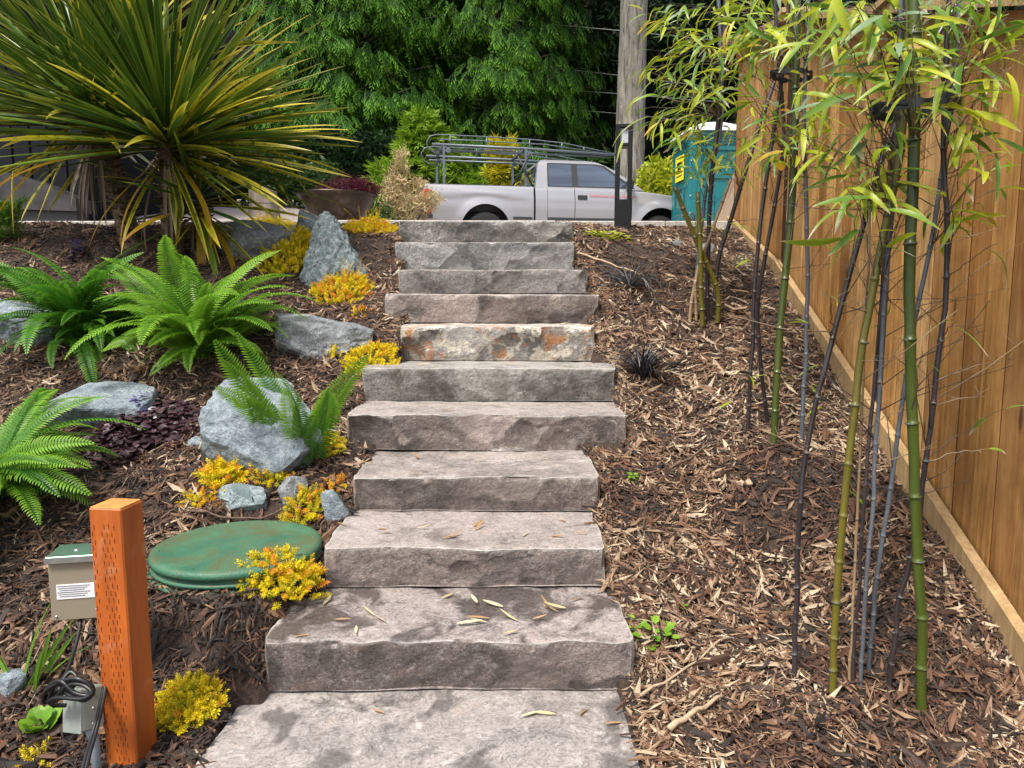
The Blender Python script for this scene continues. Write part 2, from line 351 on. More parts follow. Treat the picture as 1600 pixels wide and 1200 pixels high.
# ================================================================ stone steps
def stone_mat(name, c1, c2, lichen=0, moss=.0, wet=0, stain=.5, pale=.3, orange=0):
    t = NT(name); v = t.obj()
    geo = t.n('NewGeometry'); nz = t.n('SeparateXYZ', {0: geo.outputs['True Normal']}).outputs[2]; topm = t.ramp(nz, [(.55, 0), (.85, 1)])
    c = t.mix(t.ramp(t.noise(v, 2.4, 9, .62, .6), [(.32, 0), (.68, 1)]), c1, c2)
    c = t.mix(t.math('MULTIPLY', t.ramp(t.noise(v, 70, 6, .75), [(.52, 0), (.59, 1)]), .62), c, tuple(x * .32 for x in c1))
    c = t.mix(t.math('MULTIPLY', t.ramp(t.noise(v, 150, 3, .7), [(.56, 0), (.62, 1)]), .45), c, tuple(x * .4 for x in c1))
    c = t.mix(t.math('MULTIPLY', t.ramp(t.noise(v, 105, 3, .7), [(.60, 0), (.65, 1)]), .5), c, (.46, .43, .40))
    c = t.mix(t.math('MULTIPLY', t.ramp(t.noise(v, 34, 6, .7), [(.56, 0), (.66, 1)]), .5), c, (.46, .44, .41))
    wv = t.n('VectorMath', operation='ADD'); t.set(wv.inputs[0], v); nv = t.n('TexNoise', {'Scale': 4.0, 'Detail': 5.0, 'Vector': v}); sc3 = t.n('VectorMath', operation='SCALE'); t.set(sc3.inputs[0], nv.outputs['Color']); sc3.inputs['Scale'].default_value = .45; t.set(wv.inputs[1], sc3.outputs[0])
    ck = t.n('TexVoronoi', {'Scale': 2.6, 'Vector': wv.outputs[0]}, feature='DISTANCE_TO_EDGE')
    c = t.mix(t.math('MULTIPLY', t.ramp(ck.outputs['Distance'], [(.004, 1), (.014, 0)]), t.math('MULTIPLY', t.ramp(t.noise(v, 3.7, 3), [(.48, 0), (.56, 1)]), .7)), c, tuple(x * .25 for x in c1))
    # rusty and dark drifts
    c = t.mix(t.math('MULTIPLY', t.ramp(t.noise(v, 3.3, 7, .6, 1.2), [(.50, 0), (.60, 1)]), min(1, stain * 1.5)), c, tuple(x * .33 for x in c1))
    c = t.mix(t.math('MULTIPLY', t.ramp(t.noise(v, 6.1, 6, .6, .8), [(.58, 0), (.70, 1)]), .35), c, (.30, .20, .15))
    if pale: c = t.mix(t.math('MULTIPLY', t.ramp(t.noise(v, 11, 8, .72, 1.5), [(.57, 0), (.63, 1)]), pale), c, (.50, .48, .45))
    vm = t.n('Mapping', {'Vector': v, 'Scale': (1, 1, .45)}).outputs[0]
    if moss: c = t.mix(t.math('MULTIPLY', t.ramp(t.noise(vm, 5.2, 7, .7, .4), [(.5, 0), (.64, 1)]), moss), c, (.035, .036, .018))
    if lichen:
        c = t.mix(t.math('MULTIPLY', t.ramp(t.noise(v, 13, 5, .6, .8), [(.50, 0), (.535, 1)]), lichen), c, (.52, .47, .38))
        c = t.mix(t.math('MULTIPLY', t.ramp(t.noise(v, 8.5, 6, .7, .9), [(.53, 0), (.60, 1)]), orange), c, (.37, .155, .055))
        c = t.mix(t.math('MULTIPLY', t.ramp(t.noise(v, 17, 6, .6, .5), [(.60, 0), (.64, 1)]), lichen * .7), c, (.075, .07, .062))
    fl = t.attr('flake'); c = t.mix(t.math('MULTIPLY', t.ramp(fl, [(.05, 1), (.42, 0)]), .5), c, tuple(x * .45 for x in c1)); c = t.mix(t.math('MULTIPLY', t.ramp(fl, [(.6, 0), (.95, 1)]), .35), c, tuple(min(1, x * 1.35) for x in c2))
    # layered bedding marks and puddle dampness on the tread
    wet_n = t.ramp(t.noise(v, 4.4, 6, .6, .7), [(.50, 0), (.58, 1)])
    wm = t.math('MULTIPLY', t.math('MULTIPLY', topm, wet_n), wet)
    flow = t.ramp(t.noise(v, 15, 8, .7, 2.8), [(.43, 0), (.5, 1), (.57, 0)]); flow2 = t.ramp(t.noise(v, 11, 7, .7, 3.2), [(.36, 1), (.47, 0)])
    c = t.mix(t.math('MULTIPLY', t.math('MULTIPLY', flow2, topm), .55), c, tuple(x * .5 for x in c1))
    c = t.mix(t.math('MULTIPLY', t.math('MULTIPLY', flow, topm), .45), c, (.47, .42, .40))
    c = t.mix(t.math('MULTIPLY', topm, .10), c, (.36, .34, .33))
    c = t.mix(t.math('MULTIPLY', wm, .72), c, tuple(x * .32 for x in c1))
    rg = t.math('SUBTRACT', .78, t.math('MULTIPLY', wm, .55))
    c = t.mix(t.math('MULTIPLY', t.ramp(geo.outputs['Pointiness'], [(.52, 0), (.57, 1)]), .5), c, (.48, .46, .43))
    h = t.math('ADD', t.noise(v, 26, 8, .7), t.math('MULTIPLY', t.noise(v, 110, 4, .7), .22))
    t.p(Base_Color=c, Roughness=rg, Normal=t.bump(h, t.math('SUBTRACT', 1.0, t.math('MULTIPLY', topm, .72)), .018)); return t.m
BR = ((.195, .155, .138), (.31, .258, .232)); GR = ((.195, .183, .165), (.32, .30, .275)); DK = ((.15, .142, .13), (.245, .23, .21))
SM = [stone_mat('slab_foot', (.17, .15, .138), (.29, .26, .24), wet=.9, stain=.4, pale=.55),
      stone_mat('slab_wet', (.125, .096, .086), (.235, .19, .172), wet=1.0, stain=.5, pale=.2),
      stone_mat('slab_brown', *BR, wet=.5, stain=.35, moss=.25, pale=.25), stone_mat('slab_mossy', *BR, moss=.6, wet=.3, pale=.45),
      stone_mat('slab_grey_brown', *BR, moss=.4, pale=.3), stone_mat('slab_green', *GR, moss=.7, pale=.35),
      stone_mat('slab_lichen', *GR, lichen=.85, orange=.95), stone_mat('slab_grey', *BR, moss=.25, stain=.6, pale=.15),
      stone_mat('slab_taupe', (.2, .18, .168), (.27, .246, .232), stain=.35, pale=.08), stone_mat('slab_pale', (.24, .235, .225), (.33, .32, .31), stain=.45, pale=.12),
      stone_mat('slab_dark', *DK, moss=.4, stain=.5, pale=.3)]
def slab(i, x0, x1, y0, y1, z0, z1, seed):
    rs = random.Random(seed); st = .0115
    nx = max(8, int((x1 - x0) / st)); ny = max(6, int((y1 - y0) / (st * 1.6))); nz = max(5, int((z1 - z0) / st))
    caps = []
    xc = x0
    while xc < x1:                              # conchoidal flakes along the broken front
        rr = rs.uniform(.07, .26); caps.append((xc + rs.uniform(0, .1), z0 + (z1 - z0) * rs.uniform(-.15, .95), rr, rs.uniform(.010, .040), rs.random())); xc += rr * rs.uniform(.25, .7)
    def front(x, z):
        d = 0; fl = .5
        for cx, cz, rr, dep, hv in caps:
            q = ((x - cx) ** 2 + ((z - cz) * 1.3) ** 2) / (rr * rr)
            if q < 1:
                e = dep * (1 - q) ** .5
                if e > d: d = e; fl = hv if e > .003 else .5
        k = (z - z0) / (z1 - z0)
        return fl, d + .030 * (1 - k) ** 2 + .014 * (1 - k) * (.5 + mnoise.noise((x * 2.2 + seed, z * 3, 1.3))) + .007 * mnoise.fractal((x * 9, z * 9, seed), 1, 2, 4)
    V = {}; vs = []; fs = []; fk = []
    def vert(a, b_, c_):
        key = (a, b_, c_)
        if key in V: return V[key]
        x = x0 + (x1 - x0) * a / nx; y = y0 + (y1 - y0) * b_ / ny; z = z0 + (z1 - z0) * c_ / nz
        fr = 1 - min(1, (y - y0) / .045); to = 1 - min(1, (z1 - z) / .03); le = 1 - min(1, (x - x0) / .05); ri = 1 - min(1, (x1 - x) / .05)
        px, py, pz = x, y, z
        fl = .5
        if fr > 0:
            fl, dd = front(x, z); py += dd * fr; fl = fl if fr > .9 else .5
        fk.append(fl)
        # worn arris
        ed = max(0, fr + to - 1); ch = ed * (.004 + .030 * max(0, mnoise.fractal((x * 6.5, seed * 3.1, 4), 1, 2, 4) - .12))
        py += ch * .8; pz -= ch * .75
        for s_, q in ((1, le), (-1, ri)):
            if q > 0:
                px += s_ * q * (.008 + .014 * mnoise.noise((y * 6 + seed, z * 7, s_ * 4.)) + .012 * max(0, q + fr - 1) + .005 * max(0, q + to - 1))
        pz += to * (.0035 * mnoise.fractal((x * 4, y * 4, seed + 9.), 1, 2, 4) + .0025 * mnoise.noise((x * 17, y * 17, seed)))
        if i < 2: pz += to * .004 * mnoise.ridged_multi_fractal((x * 5, y * 7, seed + 3.), 1, 2, 3, 1, 2) - to * .006
        V[key] = len(vs); vs.append((px, py, pz)); return V[key]
    for a in range(nx):
        for c_ in range(nz):
            fs.append((vert(a, 0, c_), vert(a + 1, 0, c_), vert(a + 1, 0, c_ + 1), vert(a, 0, c_ + 1)))
        for b_ in range(ny):
            fs.append((vert(a, b_, nz), vert(a + 1, b_, nz), vert(a + 1, b_ + 1, nz), vert(a, b_ + 1, nz)))
            if b_ % ny == 0: fs.append((vert(a, 0, 0), vert(a, 1, 0), vert(a + 1, 1, 0), vert(a + 1, 0, 0)))
        fs.append((vert(a, ny, 0), vert(a, ny, nz), vert(a + 1, ny, nz), vert(a + 1, ny, 0)))
    for b_ in range(ny):
        for c_ in range(nz):
            fs.append((vert(0, b_, c_), vert(0, b_, c_ + 1), vert(0, b_ + 1, c_ + 1), vert(0, b_ + 1, c_)))
            fs.append((vert(nx, b_, c_), vert(nx, b_ + 1, c_), vert(nx, b_ + 1, c_ + 1), vert(nx, b_, c_ + 1)))
    return vs, fs, fk
SLAB = ['wide damp stone slab at the foot of the stairs, cut by the lower edge', 'dark wet brown stone step with puddles, first above the foot slab',
        'brown stone step beside the large orange sedum, with scattered dry leaves', 'narrow brown stone step with black moss stains, just above the round lid',
        'wide grey brown stone step level with the blue boulder and its small fern', 'green stained grey stone step beside the black grass tuft',
        'stone step with orange and cream lichen blotches', 'wide grey stone step directly above the lichen blotched one',
        'taupe stone step fourth from the top, with a long stick lying to its right'.replace('fourth', 'third'), 'pale grey stone step second from the top of the stairs', 'dark mottled topmost stone step below the pickup truck']
for i, (x0, x1, y0, y1) in enumerate(RECTS):
    z1 = STEP[i][1]; z0 = (STEP[i - 1][1] + .006) if i else -.17
    cx, cy = (x0 + x1) / 2, (y0 + y1) / 2
    vs, fs, fk = slab(i, x0 - cx, x1 - cx, y0 - cy, y1 - cy, z0 - z1, 0, i * 7 + 3)
    b = MB(); b.add(vs, fs, 0, False)
    o = b.build('stone_step', SM[i]); o.data.attributes.new('flake', 'FLOAT', 'POINT').data.foreach_set('value', np.array(fk, np.float32)); o.location = (cx, cy, z1)
    o.rotation_euler = (0, R([0, .25, .1, -.2, .5, .25, .1, .3, .0, -.1, .2][i]), R([-1.5, .6, .1, -.2, .4, .6, -.3, .5, 0, .2, .1][i]))
    tag(o, SLAB[i], 'stone step', 'stone slab steps climbing the slope')
# ================================================================ fence
def wood_mat(name, stops, grain=1.0, knots=True, var=.35, rough=.75):
    t = NT(name); v = t.obj(True, (1, 1, .07)); v2 = t.obj(True)
    base = t.ramp(t.rand(), stops)
    g = t.noise(v, 55, 6, .65, .4); g2 = t.noise(v, 11, 4, .6, .6)
    c = t.mix(t.math('MULTIPLY', t.ramp(g, [(.35, 0), (.7, 1)]), .75 * grain), base, tuple(x * .38 for x in stops[-1][1]))
    c = t.mix(t.math('MULTIPLY', t.ramp(g2, [(.45, 0), (.75, 1)]), .3), c, tuple(min(1, x * 1.35) for x in stops[0][1]))
    c = t.mix(t.math('MULTIPLY', t.ramp(t.noise(v2, 2.2, 6, .65), [(.42, 0), (.68, 1)]), .65), c, tuple(x * .40 for x in stops[-1][1]))
    if knots:
        vo = t.n('TexVoronoi', {'Scale': 3.1, 'Randomness': 1.0}); vv = t.n('Mapping', {'Vector': v2, 'Scale': (2.2, 2.2, .55)}); t.set(vo.inputs['Vector'], vv.outputs[0])
        c = t.mix(t.ramp(vo.outputs['Distance'], [(.05, .85), (.10, 0)]), c, (.06, .025, .010))
    t.p(Base_Color=c, Roughness=rough, Specular_IOR_Level=.25, Normal=t.bump(g, .5, .004)); return t.m
M_PICK = wood_mat('cedar_pickets', [(0, (.62, .38, .16)), (.2, (.50, .255, .07)), (.4, (.33, .145, .034)), (.6, (.56, .325, .12)), (.8, (.42, .20, .052)), (1, (.26, .11, .03))])
M_POST = wood_mat('dark_treated_post', [(0, (.085, .032, .02)), (1, (.06, .025, .016))], knots=False)
M_PALE = wood_mat('pale_rail_wood', [(0, (.47, .32, .16)), (1, (.40, .26, .125))], rough=.8)
TOPY, TOPZ = [1.8, 2.617, 3.62, 5.45, 7.25], [1.96, 2.23, 2.56, 3.14, 3.54]
def ftop(y): return float(np.interp(y, TOPY, TOPZ))
def fbot(y): return float(np.interp(y, FY, FZ))
FD = Vector((.085, 1, 0)).normalized(); FN = Vector((-FD.y, FD.x, 0))   # along, towards the garden
def fpt(y, off, z): return Vector((fence_x(y), y, z)) + FN * off
froot = thing('cedar_fence', (fence_x(4), 4, fbot(4)), 'tall stained cedar board fence climbing the slope behind the bamboo', 'fence'); FO = froot.location
POSTS = [1.79, 3.62, 5.45, 7.25]
pitch_ = .140; y = 1.86; k = 0; pick = {}
def slant_box(y0, y1, o0, o1, z0a, z0b, z1a, z1b, mi=0, b=None):
    b = b or MB()
    P = [fpt(y0, o0, z0a), fpt(y1, o0, z0b), fpt(y1, o1, z0b), fpt(y0, o1, z0a), fpt(y0, o0, z1a), fpt(y1, o0, z1b), fpt(y1, o1, z1b), fpt(y0, o1, z1a)]
    return b.add(P, [(3, 2, 1, 0), (4, 5, 6, 7), (0, 1, 5, 4), (1, 2, 6, 5), (2, 3, 7, 6), (3, 0, 4, 7)], mi)
for a, c in zip(POSTS[:-1], POSTS[1:]):
    n = int(round((c - a - .11) / .1405)); s0 = a + .055; st = (c - a - .11) / n
    for j in range(n):
        y0 = s0 + j * st + (.0085 if j % 2 else .0042); y1 = s0 + (j + 1) * st - (.0042 if j % 2 else .0085); d = random.uniform(-.002, .002)
        slant_box(y0, y1, d, d - .019, fbot(y0) - .05, fbot(y1) - .05, ftop(y0) - .1, ftop(y1) - .1).build('picket', M_PICK, froot, FO)
    slant_box(a + .058, c - .058, -.0065, -.04, fbot(a) - .05, fbot(c) - .05, ftop(a) - .1, ftop(c) - .1).build('joint_shade_board', M_POST, froot, FO)  # dark board added behind the pickets so their joints look shaded
    # cap, fascia with an arched lower edge
    slant_box(a - .03, c - .034, .075, -.075, ftop(a) - .022, ftop(c) - .022, ftop(a) + .016, ftop(c) + .016).build('cap_rail', M_PALE, froot, FO)
    b = MB(); S = 12
    up = [fpt(a + .05 + (c - a - .1) * q / S, .028, ftop(a + .05 + (c - a - .1) * q / S) - .024) for q in range(S + 1)]
    lo = [fpt(a + .05 + (c - a - .1) * q / S, .028, ftop(a + .05 + (c - a - .1) * q / S) - .21 + .12 * (1 - (2 * q / S - 1) ** 2)) for q in range(S + 1)]
    n_ = S + 1; bk = [p - FN * .022 for p in up], [p - FN * .022 for p in lo]
    vs = up + lo + bk[0] + bk[1]
    fs = []
    for q in range(S):
        fs += [(q, q + 1, n_ + q + 1, n_ + q), (2 * n_ + q, 3 * n_ + q, 3 * n_ + q + 1, 2 * n_ + q + 1), (n_ + q, n_ + q + 1, 3 * n_ + q + 1, 3 * n_ + q), (q, 2 * n_ + q, 2 * n_ + q + 1, q + 1)]
    fs += [(0, n_, 3 * n_, 2 * n_), (S, 2 * n_ + S, 3 * n_ + S, n_ + S)]
    b.add(vs, fs).build('arched_valance', M_PICK, froot, FO)
    slant_box(a + .01, c - .01, .058, .018, fbot(a) - .12, fbot(c) - .12, fbot(a) + .115, fbot(c) + .115).build('kickboard', M_PALE, froot, FO)
for py_ in POSTS:
    b = slant_box(py_ - .05, py_ + .05, -.016, -.106, fbot(py_) - .2, fbot(py_) - .2, ftop(py_) - .03, ftop(py_) - .03)
    b.build('post', M_POST, froot, FO)
    slant_box(py_ - .09, py_ + .09, .095, -.1, ftop(py_) + .018, ftop(py_) + .018, ftop(py_) + .05, ftop(py_) + .05).build('post_cap', M_PALE, froot, FO)

# leaning sheets at the far end of the fence
M_PLY = wood_mat('weathered_plywood', [(0, (.40, .30, .21)), (1, (.33, .235, .16))], knots=False)
for k, (bx, by, wd, ht, lean, lab) in enumerate([(2.18, 7.75, .30, .95, .30, 'narrow weathered plywood sheet leaning nearest the green toilet booth'),
                                                 (2.36, 7.62, .36, 1.10, .27, 'wide weathered plywood sheet leaning between its neighbour and the fence end')]):
    o = MB().box((0, 0, ht / 2), (wd, .018, ht), bev=.003).build('plywood_board', M_PLY)
    o.location = (bx, by, float(drive_z(bx, by)) + .01); o.rotation_euler = (0, lean, R(-14 - 6 * k)); tag(o, lab, 'board', 'leaning plywood boards')

# ================================================================ dark house and steel planter on the left
M_SIDE = plain('dark_navy_siding', (.004, .005, .009), .8, var=.3, scale=8, Specular_IOR_Level=.2)
hr = thing('dark_house', (-8.2, 8.8, 1.9), 'dark navy house wall with upright boards behind the palms', 'house'); HO = hr.location
MB().box((-8.2, 11.3, 3.5), (6.6, 4.9, 3.8)).build('wall', M_SIDE, hr, HO)
for k in range(33):
    MB().box((-11.45 + k * .203, 8.84, 3.5), (.17, .022, 3.8), bev=.004).build('siding_board', M_SIDE, hr, HO)
M_ROOF = plain('dark_roof', (.03, .03, .034), .7)
MB().box((-8.2, 11.0, 5.46), (7.3, 6.0, .12)).build('roof', M_ROOF, hr, HO)
M_STEEL = plain('dark_steel', (.055, .052, .052), .42, metal=.6, var=.45, scale=5)
b = MB(); z0 = 1.93
P = [(-6.4, 8.35, z0 + .27), (-4.72, 8.35, z0 + .22), (-4.72, 8.35, z0 + .36), (-5.1, 8.35, z0 + .53), (-5.5, 8.35, z0 + .645), (-6.4, 8.35, z0 + .70)]
b.add(P + [(x, y + .3, z) for x, y, z in P], [(5, 4, 3, 2, 1, 0), (6, 7, 8, 9, 10, 11)] + [(i, (i + 1) % 6, 6 + (i + 1) % 6, 6 + i) for i in range(6)])
pr = thing('steel_planter', (-5.5, 8.5, z0), 'dark steel trough with a curving top edge in front of the navy house', 'planter')
b.build('trough', M_STEEL, pr, pr.location)
MB().box((-5.6, 8.52, z0 + .1), (1.7, .24, .4)).build('plinth', plain('black_plinth', (.012, .012, .014), .5), pr, pr.location)

# ================================================================ foliage prototypes
def leafpro(L, W, fold=.2, droop=.0, n=3):
    "one leaf blade along +x made of quads"
    V, Q, T = [], [], []
    for i in range(n + 1):
        u = i / n; wd = W * (math.sin(math.pi * (u * .86 + .07)) ** .8) * .5
        for s_ in (-1, 0, 1): V.append((u * L, s_ * wd, -droop * L * u * u + (fold * wd if s_ else 0))); T.append(u)
    for i in range(n):
        for k in (0, 1): Q.append((i * 3 + k, i * 3 + k + 1, i * 3 + k + 4, i * 3 + k + 3))
    return np.array(V), np.array(Q), np.array(T)
def join(parts):
    V, Q, T = [], [], []; n = 0
    for v, q, t_ in parts: V.append(v); Q.append(q + n); T.append(t_); n += len(v)
    return np.concatenate(V), np.concatenate(Q), np.concatenate(T)
def xf(p, rot, loc, sc_=1): return (p[0] * sc_) @ np.array(rot.to_matrix()).T + np.array(loc), p[1], p[2]
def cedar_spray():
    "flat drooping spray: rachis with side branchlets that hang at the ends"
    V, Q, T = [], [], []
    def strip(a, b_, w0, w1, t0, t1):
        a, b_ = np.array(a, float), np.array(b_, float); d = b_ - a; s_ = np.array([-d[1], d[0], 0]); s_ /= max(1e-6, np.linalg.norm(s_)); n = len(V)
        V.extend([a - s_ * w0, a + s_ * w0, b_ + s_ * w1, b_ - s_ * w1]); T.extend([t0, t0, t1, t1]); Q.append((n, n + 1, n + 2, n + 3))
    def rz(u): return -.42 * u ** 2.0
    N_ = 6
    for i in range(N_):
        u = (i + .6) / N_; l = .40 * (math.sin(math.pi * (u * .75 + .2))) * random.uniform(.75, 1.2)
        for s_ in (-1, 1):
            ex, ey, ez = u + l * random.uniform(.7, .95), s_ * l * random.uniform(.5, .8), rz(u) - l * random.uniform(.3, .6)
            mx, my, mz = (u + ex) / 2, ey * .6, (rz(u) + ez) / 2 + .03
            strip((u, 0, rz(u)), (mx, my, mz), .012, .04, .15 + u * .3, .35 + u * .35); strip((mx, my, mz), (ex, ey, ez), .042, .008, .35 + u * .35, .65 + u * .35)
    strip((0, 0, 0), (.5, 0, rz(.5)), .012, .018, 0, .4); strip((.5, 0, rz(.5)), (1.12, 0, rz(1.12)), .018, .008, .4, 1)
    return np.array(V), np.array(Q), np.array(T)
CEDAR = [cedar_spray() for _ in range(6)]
def clump(n, L, W, spread=1.0, nseg=2):
    ps = []
    for _ in range(n):
        r = Euler((random.uniform(-.6, .6), random.uniform(-1.2, .7), random.uniform(-math.pi, math.pi)))
        ps.append(xf(leafpro(L * random.uniform(.7, 1.2), W * random.uniform(.8, 1.2), .2, random.uniform(0, .3), nseg), r, np.array([random.gauss(0, .4), random.gauss(0, .4), random.gauss(0, .3)]) * L * spread))
    return join(ps)
BROAD = [clump(8, .55, .24, 1.3) for _ in range(5)]
BROAD_FAR = [clump(8, .55, .26, 1.3, 1) for _ in range(5)]
FINE = [clump(12, .5, .075, 1.0) for _ in range(5)]
def fan():
    ps = []
    for a in np.linspace(-1.1, 1.1, 8): ps.append(xf(leafpro(random.uniform(.6, 1), .13, .1, random.uniform(.1, .35), 2), Euler((random.uniform(-.3, .3), random.uniform(-.2, .2), a)), (0, 0, 0)))
    return join(ps)
FAN = [fan() for _ in range(5)]
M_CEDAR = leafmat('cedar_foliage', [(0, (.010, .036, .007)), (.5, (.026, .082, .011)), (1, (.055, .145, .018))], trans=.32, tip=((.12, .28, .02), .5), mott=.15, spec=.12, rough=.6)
M_WOODS = leafmat('shaded_forest_leaves', [(0, (.006, .016, .006)), (.6, (.011, .030, .009)), (1, (.026, .06, .016))], trans=.2, mott=.15, spec=.1, rough=.6)  # deep shade of the wood put into the leaf colour
M_BARKD = plain('dark_bark', (.05, .042, .035), .95, var=.4, bump=.6, scale=12)
def conifer(name, label, x, y, z0, H, rad, h0, n, mat, cat='tree', group=None, per=14, scale=.62, nearhalf=True, drop=.75, trunk_r=.35, prot=CEDAR, powr=.7):
    r = thing(name, (x, y, z0), label, cat, group)
    MB().tube([(0, 0, -.4), (0, 0, H * .5), (.1, 0, H)], [trunk_r, trunk_r * .7, .04], 10).build('trunk', M_BARKD, r)
    P, D, U, Sx = [], [], [], []
    br = MB()
    for _ in range(n):
        h = h0 + (H - h0) * rng.random() ** 1.15; rr = rad * (1 - (h - h0) / (H - h0)) ** powr * rng.uniform(.72, 1.08)
        az = rng.uniform(0, 2 * np.pi)
        if nearhalf and math.sin(az) > .55 and rng.random() < .8: continue
        o = np.array([math.cos(az), math.sin(az), 0])
        sag = drop * rng.uniform(.7, 1.2); lat = np.array([-o[1], o[0], 0])
        for q in range(per):
            u = rng.uniform(.42, 1.0) ; s_ = rng.normal(0, .17) * rr * .5
            p = o * rr * u + lat * s_ + np.array([0, 0, h + rr * (.28 * u - .5 * sag * u * u * .6)])
            P.append(p); d = o * (.55 + .3 * rng.random()) + lat * rng.normal(s_ / max(.2, rr) * 1.5, .35) + np.array([0, 0, -.35 - .6 * rng.random()]); D.append(d)
            U.append(o * .55 + np.array([0, 0, 1.]) + rng.normal(0, .25, 3)); Sx.append(scale * rng.uniform(.65, 1.35))
        if _ % 3 == 0: br.tube([(0, 0, h), tuple(o * rr * .5 + [0, 0, h + rr * .08]), tuple(o * rr * .9 + [0, 0, h + rr * (.25 - .24 * sag)])], [.05, .03, .012], 4)
    P, D, U, Sx = map(np.array, (P, D, U, Sx)); n_ = len(P)
    link('crown', scatter('crown', prot, rng.integers(0, len(prot), n_), frames(D, U) * Sx[:, None, None], P, mat, rng.random(n_)), r)
    br.build('limbs', M_BARKD, r)['kind'] = 'stuff'
    return r
def blob(name, label, cat, x, y, z0, lobes, n, mat, prot, size, stem=None, group=None, upd=(0, 0, .6), stem_mat=None, shell=.55):
    "shrub or round tree: leaf clumps through overlapping lobes (cx, cy, cz, rx, ry, rz)"
    r = thing(name, (x, y, z0), label, cat, group)
    wts = np.array([l[3] * l[5] for l in lobes]); wts = wts / wts.sum(); k = rng.choice(len(lobes), n, p=wts); Lb = np.array(lobes)[k]
    d = rng.normal(0, 1, (n, 3)); d /= np.linalg.norm(d, axis=1, keepdims=True)
    rad = (shell + (1 - shell) * rng.random(n)) * (1 + .10 * np.sin(d[:, 0] * 7 + d[:, 2] * 5 + k) + .08 * np.sin(d[:, 1] * 11 + d[:, 2] * 9))
    P = Lb[:, :3] + d * Lb[:, 3:] * rad[:, None]
    P[:, 2] = np.maximum(P[:, 2], .03)
    D = d + np.array(upd) + rng.normal(0, .35, (n, 3))
    M = frames(D, d * .5 + np.array([0, 0, 1.]), rng.normal(0, .5, n)) * (size * rng.uniform(.65, 1.35, n))[:, None, None]
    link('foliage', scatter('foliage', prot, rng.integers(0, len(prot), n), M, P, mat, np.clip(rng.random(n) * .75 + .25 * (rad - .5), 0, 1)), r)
    b = MB(); sr = stem or .03
    b.tube([(0, 0, -.08), (0, 0, lobes[0][2])], [sr, sr * .6], 7)
    for l in lobes[1:]: b.tube([(0, 0, max(.03, l[2] * .3)), tuple(l[:3])], [sr * .6, sr * .25], 5)
    b.build('stem', stem_mat or M_BARKD, r); return r

FZB = lambda x, y: float(drive_z(x, 17.6)) + .05 + (y - 17.7) * .02
# two western cedars
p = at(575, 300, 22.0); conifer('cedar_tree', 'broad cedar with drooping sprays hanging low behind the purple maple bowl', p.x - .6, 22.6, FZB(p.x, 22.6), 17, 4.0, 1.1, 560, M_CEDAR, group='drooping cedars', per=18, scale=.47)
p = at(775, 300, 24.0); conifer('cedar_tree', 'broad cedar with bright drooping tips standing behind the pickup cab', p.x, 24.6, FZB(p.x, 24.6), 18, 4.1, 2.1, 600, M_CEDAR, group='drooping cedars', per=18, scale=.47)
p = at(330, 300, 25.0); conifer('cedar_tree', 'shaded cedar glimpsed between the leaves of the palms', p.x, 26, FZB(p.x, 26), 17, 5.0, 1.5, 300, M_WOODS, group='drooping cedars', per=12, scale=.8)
# pale trunk beside the lamp
t = NT('fir_bark'); v = t.obj(False, (1, 1, .16)); v2 = t.obj(False)
h = t.noise(v, 9, 6, .7, .8); h2 = t.noise(v, 26, 4, .7)
c = t.ramp(h, [(.40, (.05, .042, .036)), (.48, (.20, .18, .155)), (.66, (.36, .335, .295))]); c = t.mix(t.math('MULTIPLY', h2, .5), c, (.16, .145, .12))
c = t.mix(t.math('MULTIPLY', t.ramp(t.noise(v2, 1.2, 5), [(.5, 0), (.75, 1)]), .4), c, (.16, .17, .10))
t.p(Base_Color=c, Roughness=.95, Normal=t.bump(h, 1, .05)); M_FIR = t.m
p = at(980, 345, 19.2); r = thing('fir_tree', (p.x, 19.2, FZB(p.x, 19.2)), 'tall pale grey fir trunk rising behind the black lamp post', 'tree')
P = []; NA, NH = 40, 60
for j in range(NH + 1):
    z = -.4 + j * .24; rad = .385 - .011 * z + .10 * math.exp(-max(0, z) * 2.2); row = []
    for k in range(NA):
        a = 2 * math.pi * k / NA; q = rad + .022 * mnoise.noise((math.cos(a) * 6, math.sin(a) * 6, z * 1.1)) + .014 * mnoise.noise((math.cos(a) * 15, math.sin(a) * 15, z * 2.5))
        row.append((q * math.cos(a) + .012 * z, q * math.sin(a), z))
    P.append(row + [row[0]])
MB().grid(P).build('trunk', M_FIR, r)
cn = 700; hh = rng.uniform(9.0, 16, cn); aa = rng.uniform(0, 6.28, cn); rr = rng.uniform(.6, 3.4, cn)
PP = np.stack([rr * np.cos(aa), rr * np.sin(aa), hh - rr * .2], 1); DD = np.stack([np.cos(aa), np.sin(aa), np.full(cn, -.4)], 1)
link('crown', scatter('crown', CEDAR, rng.integers(0, 6, cn), frames(DD) * .8, PP, M_CEDAR, rng.random(cn)), r)
